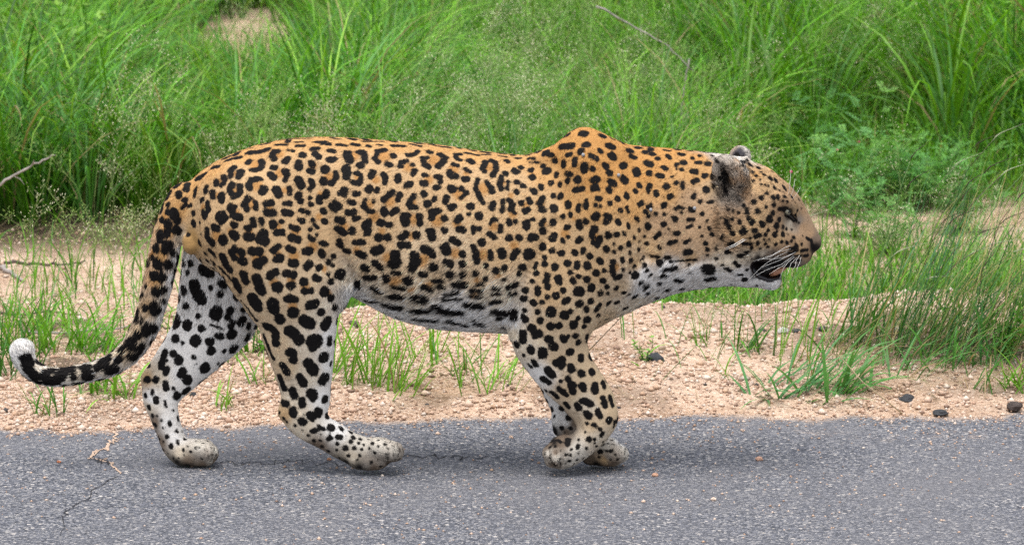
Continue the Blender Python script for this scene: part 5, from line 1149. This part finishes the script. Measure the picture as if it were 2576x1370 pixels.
T('seeding_grass_tuft', 75, 760, 5, 200, .003, 'tall thin seeding stems over clean sand near the left edge', 'seeding grass', 'thin grass stems over the sand', stems=7, flat_=.1, curve=(.1, .5), spread=.08)
T('seeding_grass_tuft', 165, 735, 6, 190, .004, 'thin stems with a broad lone leaf over the dark stick', 'seeding grass', 'thin grass stems over the sand', stems=7, flat_=.15, curve=(.1, .6), spread=.07)
T('seeding_grass_tuft', 255, 720, 9, 170, .004, 'thin seeding stems on pink sand just left of the tail', 'seeding grass', 'thin grass stems over the sand', stems=8, flat_=.15, curve=(.1, .8), spread=.07)
T('seeding_grass_tuft', 330, 760, 5, 170, .0035, 'sparse thin stems beside the middle of the tail', 'seeding grass', 'thin grass stems over the sand', stems=4, flat_=.12, curve=(.1, .6), spread=.05)
T('grass_tuft', 565, 1028, 12, 110, .0045, 'thin pale tuft at the road edge between the hind legs', flat_=.3, dryf=.15)
T('grass_tuft', 600, 900, 26, 130, .006, 'tuft with broad leaves between the two hind legs', flat_=.45, spread=.04)
T('grass_tuft', 665, 960, 14, 90, .0045, 'small tuft showing just left of the near hock', flat_=.4)
T('grass_tuft', 865, 960, 30, 190, .0055, 'leaning tuft right beside the near hind shin', lean_dir=0.1, flat_=.4, curve=(.1, .8), spread=.04)
T('grass_tuft', 935, 985, 30, 200, .005, 'upright tuft on the sand left of the belly middle', flat_=.25, curve=(.1, .8), spread=.035)
T('grass_tuft', 1000, 1018, 26, 190, .005, 'tuft at the tar-side foot of the bank under the belly middle', lean_dir=0.1, flat_=.35, curve=(.1, .9), spread=.03)
T('grass_tuft', 1075, 955, 26, 190, .0045, 'fine tuft standing under the lowest part of the belly', flat_=.3, curve=(.1, .9), spread=.04)
T('grass_tuft', 1150, 985, 26, 180, .0045, 'tuft left of the elbow with crossing leaves', flat_=.45, curve=(.2, 1.1), spread=.04)
T('grass_tuft', 1225, 1000, 30, 190, .0045, 'tuft just behind the forelegs with one dry stalk', flat_=.45, curve=(.3, 1.3), spread=.04, dryf=.12)
T('grass_tuft', 1290, 960, 22, 150, .004, 'thin tuft touching the back of the foreleg', flat_=.4, curve=(.2, 1.1), spread=.03)
T('grass_tuft', 1640, 1012, 13, 175, .0095, 'small bright tuft with broad arching leaves ahead of the front paws', flat_=.35, curve=(.5, 2.0), col=(.14,.34,.04), spread=.012, dryf=0)
T('grass_tuft', 1880, 1015, 22, 160, .0085, 'spreading tuft with a purple dry leaf at the road edge', lean_dir=0.2, flat_=.8, curve=(.4, 1.4), col=(.10,.27,.07))
T('grass_tuft', 1950, 1000, 30, 190, .0085, 'flat spreading tuft of long blue-green leaves, largest by the tar', lean_dir=0.1, flat_=.9, curve=(.2, 1.0), col=(.10,.28,.09), spread=.04)
T('grass_tuft', 2040, 1012, 28, 180, .008, 'low tuft with leaves drooping onto the tar', lean_dir=0.0, flat_=1.0, curve=(.2, .9), col=(.11,.30,.08), spread=.04)
T('grass_tuft', 2130, 985, 26, 200, .008, 'tuft whose long leaf arches down towards the biggest tar lump', lean_dir=0.1, flat_=.7, curve=(.4, 1.4), col=(.11,.30,.07), spread=.03)
T('grass_tuft', 1760, 880, 14, 110, .004, 'sparse sprig on the bank in front of the forelegs', flat_=.3, stems=2, curve=(.1, .8))
T('grass_tuft', 1860, 905, 18, 160, .0045, 'sparse leaning tuft on the bank below the chin', lean_dir=0.1, flat_=.5, stems=2, curve=(.0, .8))
T('seeding_grass_tuft', 1990, 905, 10, 260, .004, 'tall dark stems rising from the bank ahead of the muzzle', 'seeding grass', 'thin grass stems over the sand', lean_dir=0.1, flat_=.25, curve=(.0, .4), stems=6, spread=.05)
T('grass_tuft', 2060, 930, 26, 180, .0045, 'tangled tuft mixed with dry straw on the bank right of centre', lean_dir=0.2, flat_=.6, dryf=.3, spread=.05)
T('grass_tuft', 2170, 905, 24, 230, .005, 'tuft at the foot of the leaning right-hand grass', lean_dir=0.1, flat_=.45, curve=(.1, .7), spread=.05, dryf=.15)
T('grass_tuft', 2470, 990, 14, 110, .004, 'small wispy tuft in litter by the road at far right', lean_dir=0.2, flat_=.5, dryf=.2)
T('grass_tuft', 2555, 985, 22, 140, .005, 'green tuft cut by the right picture edge near the tar', flat_=.6)
T('grass_tuft', 2330, 935, 40, 170, .0055, 'bright tuft spilling over the litter in front of the leaning grass', lean_dir=0.3, flat_=.8, curve=(.2, 1.1), col=(.10,.29,.07), spread=.06, dryf=.12)
T('grass_tuft', 2430, 915, 44, 180, .0055, 'thick tuft under the leaning grass, left of the small green bush', flat_=.7, curve=(.2, 1.2), col=(.09,.27,.07), spread=.07, dryf=.12)
T('grass_tuft', 2560, 880, 44, 220, .006, 'tall green tuft behind the small green bush at the right edge', flat_=.6, curve=(.2, 1.2), col=(.12,.31,.06), spread=.07, dryf=.1)
T('grass_tuft', 2230, 850, 36, 190, .0045, 'fine tuft on the crest where the root lies', flat_=.5, curve=(.1, .9), col=(.09,.25,.07), spread=.06, dryf=.15)
# long stems with awned dark seed heads that lean to the right
def spear_grass(u, v, tops, label, nb=60, hpx=330):
    p = base_at(u, v)
    o = bpy.data.objects.new('spear_grass', None); COL.objects.link(o); o.location = p; tag(o, label, 'spear grass', 'leaning spear grass at the right')
    N = nb = int(nb*1.6); a = rng.uniform(0, 6.28, N); r = 0.13*np.sqrt(rng.random(N)); b = np.stack([np.cos(a)*r*1.3, np.sin(a)*r, np.zeros(N)-.004], 1)
    c = np.where(rng.random((N, 1)) < 0.2, np.array([[.42,.36,.16]]), np.where(rng.random((N, 1)) < 0.4, np.array([[.07,.20,.075]]), np.array([[.13,.29,.05]])))*rng.uniform(.7, 1.25, (N, 1))
    V, F, C = blades(b, rng.normal(0.0, 0.55, N), rng.uniform(0.15, 0.85, N), hpx*1.6*PX*rng.uniform(0.28, 1.0, N), rng.uniform(.0018, .0042, N), rng.uniform(0.0, 0.6, N), c, 6, rng.normal(0, .6, N), (rng.random(N) < .2)*1.0)
    leaves_(o, V, F, C, N)
    for (tu, tv) in tops:
        q = P(tu, tv, p[1]+rng.uniform(-.06, .1))-p; s = np.array([rng.normal(0, .04), rng.normal(0, .03), 0])
        m1 = s*0.6+q*0.45+np.array([-0.03, 0, 0.03]); m2 = s*0.2+q*0.8+np.array([-0.02, 0, 0.02])
        st = tube('stem', [s, m1, m2, q], [.0013, .0012, .0010, .0008], m_culm if rng.random() < .6 else m_culm2, o, 5)
        d = q-m2; d /= np.linalg.norm(d); e1 = q+d*0.030+np.array([.004, 0, -.004]); e2 = q+d*0.075+np.array([.03, 0, -.016])
        tube('seed_head', [q-d*0.008, q+d*0.012, e1, e2], [.0008, .0016, .0010, .0002], m_awn if rng.random() < .6 else m_pale, o, 5)
    return o
m_culm = flat('culm_green', (.10,.20,.05), .6, .3, .3, 20); m_culm2 = flat('culm_purple', (.10,.09,.055), .6, .3, .3, 20)
m_awn = flat('awn_dark', (.055,.04,.032), .7, .2); m_pale = flat('awn_pale', (.36,.40,.26), .7, .2)
spear_grass(2200, 900, [(2290,405),(2284,470),(2335,700),(2250,640),(2370,560)], 'spear grass with the two straightest tall stems beyond the muzzle', 40, 330)
spear_grass(2290, 880, [(2430,470),(2480,430),(2390,560),(2460,590),(2520,440),(2440,640)], 'spear grass clump with the highest dark heads bending right', 70, 380)
spear_grass(2370, 900, [(2520,560),(2560,500),(2480,620),(2540,640)], 'middle spear grass clump leaning right over pale sand', 80, 400)
spear_grass(2450, 880, [(2590,420),(2610,520),(2570,640),(2600,700)], 'spear grass clump running out of the right side of the picture', 80, 400)
spear_grass(2330, 790, [(2400,420),(2450,370),(2500,350),(2420,500)], 'spear grass standing behind the bank with the topmost curling heads', 50, 380)
spear_grass(2540, 850, [(2640,560),(2660,640),(2620,480)], 'spear grass clump farthest right above the small green bush', 80, 360)
spear_grass(1985, 790, [(2010,560),(1960,620)], 'two thin spear grass stems right under the chin', 16, 200)
def single_stem(pts, r, mat, label, cat='grass stalk', name='grass_stalk', ys=None):
    b = base_at(*pts[0]); P3 = [b]+[P(u, v, b[1]+(ys[k] if ys else 0)) for k, (u, v) in enumerate(pts[1:])]
    P3 = [q-b for q in P3]; o = tube(name, P3, list(np.linspace(r, r*0.4, len(P3))), mat, None, 6); o.location = b
    return tag(o, label, cat)
m_straw = flat('straw', (.50,.40,.24), .7, .2, .25, 30)
single_stem([(1478,885),(1560,800),(1680,690),(1775,598)], .0013, m_culm2, 'long dark thin stalk slanting up from beside the foreleg past the throat')
single_stem([(1625,1000),(1690,930),(1760,860),(1800,790)], .0011, m_culm, 'thin green stalk slanting over the gravel below the neck')
single_stem([(2270,1040),(2170,960),(2090,870),(2060,800)], .0016, m_straw, 'long pale straw lying against the bank down to the tar', 'straw')
single_stem([(1290,1010),(1220,960),(1150,925),(1080,905)], .0012, m_straw, 'bleached bent straw behind the foreleg under the belly', 'straw')
single_stem([(1945,905),(1950,850),(1952,800),(1950,765)], .0028, m_culm, 'short stout upright green blade on the bank under the chin', 'grass blade', 'upright_grass')
# ---- sticks
m_bark = flat('weathered_bark', (.30,.27,.25), .9, .15, .35, 60, .002); m_dbark = flat('dark_bark', (.09,.07,.06), .9, .15, .4, 60, .002)
def stick(pts, r, mat, label, lift=0.008, y=None, twigs=()):
    P3 = []
    for (u, v) in pts:
        b = base_at(u, v) if y is None else P(u, v, y); P3.append(b+np.array([0, 0, lift if y is None else 0]))
    c = P3[0].copy(); fine = []
    for a, b in zip(P3, P3[1:]):
        for k in range(5): fine.append(a+(b-a)*k/5-c+rng.normal(size=3)*r*0.5)
    fine.append(P3[-1]-c)
    o = tube('stick', fine, [r*(1-.55*i/len(fine))*rng.uniform(.85, 1.15) for i in range(len(fine))], mat, None, 8); o.location = c
    for (i, du, dv, rr) in twigs:
        a = fine[i]; b = a+np.array([du*PX, -0.02, -dv*PX]); tube('twig', [a, (a+b)/2+np.array([.004, 0, .004]), b], [rr, rr*.8, rr*.4], mat, o, 6)
    return tag(o, label, 'stick')
stick([(-40,480),(0,462),(60,428),(104,404),(138,391)], .0042, m_bark, 'pale grey bare branch poking out of the grass at the left edge', y=2.95, twigs=((12, 14, -24, .0016), (8, 40, 26, .0012), (4, 8, -30, .001)))
stick([(12,669),(70,670),(150,672),(215,662)], .0050, m_dbark, 'dark stick lying level on clean sand left of the tail', twigs=((9, 10, -22, .002),))
stick([(0,682),(30,692),(60,713)], .0070, m_bark, 'short thick grey stick just under the dark one at the left edge')
stick([(-10,795),(60,800),(130,790),(200,800)], .0035, m_dbark, 'thin dark stick half buried in litter behind the tail end')
stick([(60,842),(160,846),(250,838),(330,826)], .0040, m_bark, 'grey stick lying in the grass above the black tail end')
stick([(350,842),(385,836),(410,832),(440,838)], .0035, m_dbark, 'short dark twig on the sand between tail and hind leg')
stick([(2030,768),(2110,764),(2190,775),(2250,795),(2310,820)], .0052, m_bark, 'curved weathered root lying along the top of the gravel bank', twigs=((14, 60, -20, .002), (17, 30, 30, .002)))
stick([(2128,900),(2150,880),(2172,862)], .0060, m_bark, 'stubby bleached root end on the gravel right of the bank stones')
stick([(880,820),(905,826),(935,818),(958,822)], .0055, m_dbark, 'charred twig on the sand crest in front of the flank')
stick([(1500,15),(1600,70),(1680,115),(1745,180)], .0035, m_bark, 'long dead stalk slanting down through the grass above the shoulders', y=4.2)
stick([(1735,150),(1720,230),(1708,330)], .0030, m_bark, 'dead upright stalk in the seeding grass above the neck', y=4.0)
# ---- leafy herbs
def herb(name, p, n_st, H, leaf, label, cat, group, col=(.10,.27,.06), pinn=True, flowers=()):
    o = bpy.data.objects.new(name, None); COL.objects.link(o); o.location = p; tag(o, label, cat, group)
    SVs, Ls = [], []
    V, F, C = [], [], []
    for s_ in range(n_st):
        yw = rng.uniform(0, 6.28); ln = rng.uniform(0.15, 0.8); h = H*rng.uniform(.6, 1.15); prev = np.zeros(3); pts = [prev]
        for k in range(1, 6):
            t = k/5; q = np.array([math.cos(yw)*math.sin(ln)*h*t, math.sin(yw)*math.sin(ln)*h*t, math.cos(ln)*h*t-0.1*h*t*t]); pts.append(q+rng.normal(size=3)*.004)
        SVs.append(pts)
        for k in range(1, 6):
            for z_ in range(3 if pinn else 5):
                a = pts[k]+(pts[k-1]-pts[k])*rng.random(); ph = rng.uniform(0, 6.28); el_ = rng.uniform(-.1, .6)
                d = np.array([math.cos(ph)*math.cos(el_), math.sin(ph)*math.cos(el_), math.sin(el_)]); sd2 = np.cross(d, [0, 0, 1.0]); sd2 /= np.linalg.norm(sd2); up = np.cross(sd2, d)
                nl = 6 if pinn else 1
                for m_ in range(nl):
                    for sg in ((1, -1) if pinn else (1,)):
                        b = a+d*leaf*(1.2+0.75*m_) if pinn else a+d*leaf*.3
                        ld = (sd2*sg*0.9+d*0.35+up*0.15) if pinn else d+up*0.2+rng.normal(size=3)*.2
                        ld = ld/np.linalg.norm(ld); lw = np.cross(ld, up); lw /= np.linalg.norm(lw)+1e-9; L_ = leaf*rng.uniform(.8, 1.2)
                        i0 = len(V); w_ = L_*0.24 if pinn else L_*.3
                        V += [b, b+ld*L_*.35+lw*w_, b+ld*L_*.75+lw*w_*.8-up*L_*.05, b+ld*L_-up*L_*.1, b+ld*L_*.75-lw*w_*.8-up*L_*.05, b+ld*L_*.35-lw*w_]
                        F.append((i0, i0+1, i0+2, i0+3)); F.append((i0, i0+3, i0+4, i0+5)); cc = np.array(col)*rng.uniform(.7, 1.35); C += [cc]*6
    mesh_obj('leaves', V, F, m_grass, o, False, {'tint': ('FLOAT_COLOR', np.array(C))})['kind'] = 'stuff'
    for pts in SVs: tube('stem', pts, list(np.linspace(.0018, .0007, len(pts))), m_culm, o, 5)
    for (u, v) in flowers:
        f = P(u, v, p[1]-0.03)-np.array(p); blob('flower', f, (.0048, .003, .0044), m_pink, o, 0, 1)
        tube('flower_stalk', [f-np.array([.004, -.02, .09]), f], [.0007, .0006], m_culm, o, 4)
m_pink = flat('petal', (.62,.045,.19), .6, .2)
def base_y(u, y): x = P(u, 500, y)[0]; return np.array([x, y, float(height(np.array(x), np.array(y)))])
HG = 'feathery-leaved herbs behind the head'
herb('feathery_herb', base_y(2095, 3.9), 8, .34, .013, 'feathery herb with a pink bud nearest the leopard\'s forehead', 'herb', HG, (.13,.32,.09), True, ((1990,432),(2106,377)))
herb('feathery_herb', base_y(2190, 4.1), 9, .36, .013, 'brightest feathery herb, with a single pink flower above it', 'herb', HG, (.17,.36,.07), True, ((2160,357),))
herb('feathery_herb', base_y(2280, 4.0), 8, .30, .013, 'darker feathery herb right of the bright flowering one', 'herb', HG, (.09,.26,.06))
herb('feathery_herb', base_y(2150, 3.5), 7, .22, .012, 'low feathery herb over bare sand just beyond the nose', 'herb', HG, (.11,.29,.07))
herb('feathery_herb', base_y(2060, 4.6), 7, .38, .013, 'feathery herb in shade behind the forehead', 'herb', HG, (.09,.25,.06))
herb('feathery_herb', base_y(2230, 3.25), 8, .20, .012, 'lone low feathery herb in the middle of the sandy strip', 'herb', HG, (.12,.30,.06))
herb('feathery_herb', base_y(2420, 3.6), 10, .26, .013, 'feathery herb at the far right, behind the leaning spear grass', 'herb', HG, (.10,.28,.05))
herb('feathery_herb', base_y(2340, 4.1), 9, .30, .013, 'feathery herb between the dark one and the farthest right one', 'herb', HG, (.12,.30,.06))
herb('green_bush', base_at(2530, 905), 14, .14, .018, 'small bright green bush in the grass at the right picture edge', 'bush', None, (.13,.34,.04), False)
herb('leafy_shrub', base_y(30, 5.2), 18, .62, .030, 'leafy yellow-green shrub in the upper left corner of the grass', 'shrub', 'small leafy shrubs in the tall grass', (.19,.36,.04), False)
herb('leafy_shrub', base_y(120, 5.0), 16, .48, .028, 'leafy shrub just right of and below the corner shrub', 'shrub', 'small leafy shrubs in the tall grass', (.15,.33,.04), False)
herb('leafy_shrub', base_y(-60, 4.5), 14, .40, .028, 'leafy shrub cut by the left picture edge, lowest of the shrubs', 'shrub', 'small leafy shrubs in the tall grass', (.13,.30,.04), False)
herb('seedling', base_at(652, 885), 4, .10, .016, 'round-leaved seedling between the hind legs', 'seedling', None, (.15,.36,.06), False)
herb('seedling', base_at(1628, 915), 3, .07, .010, 'tiny upright seedling beside the knobbly tar lump', 'seedling', None, (.20,.40,.07), False)
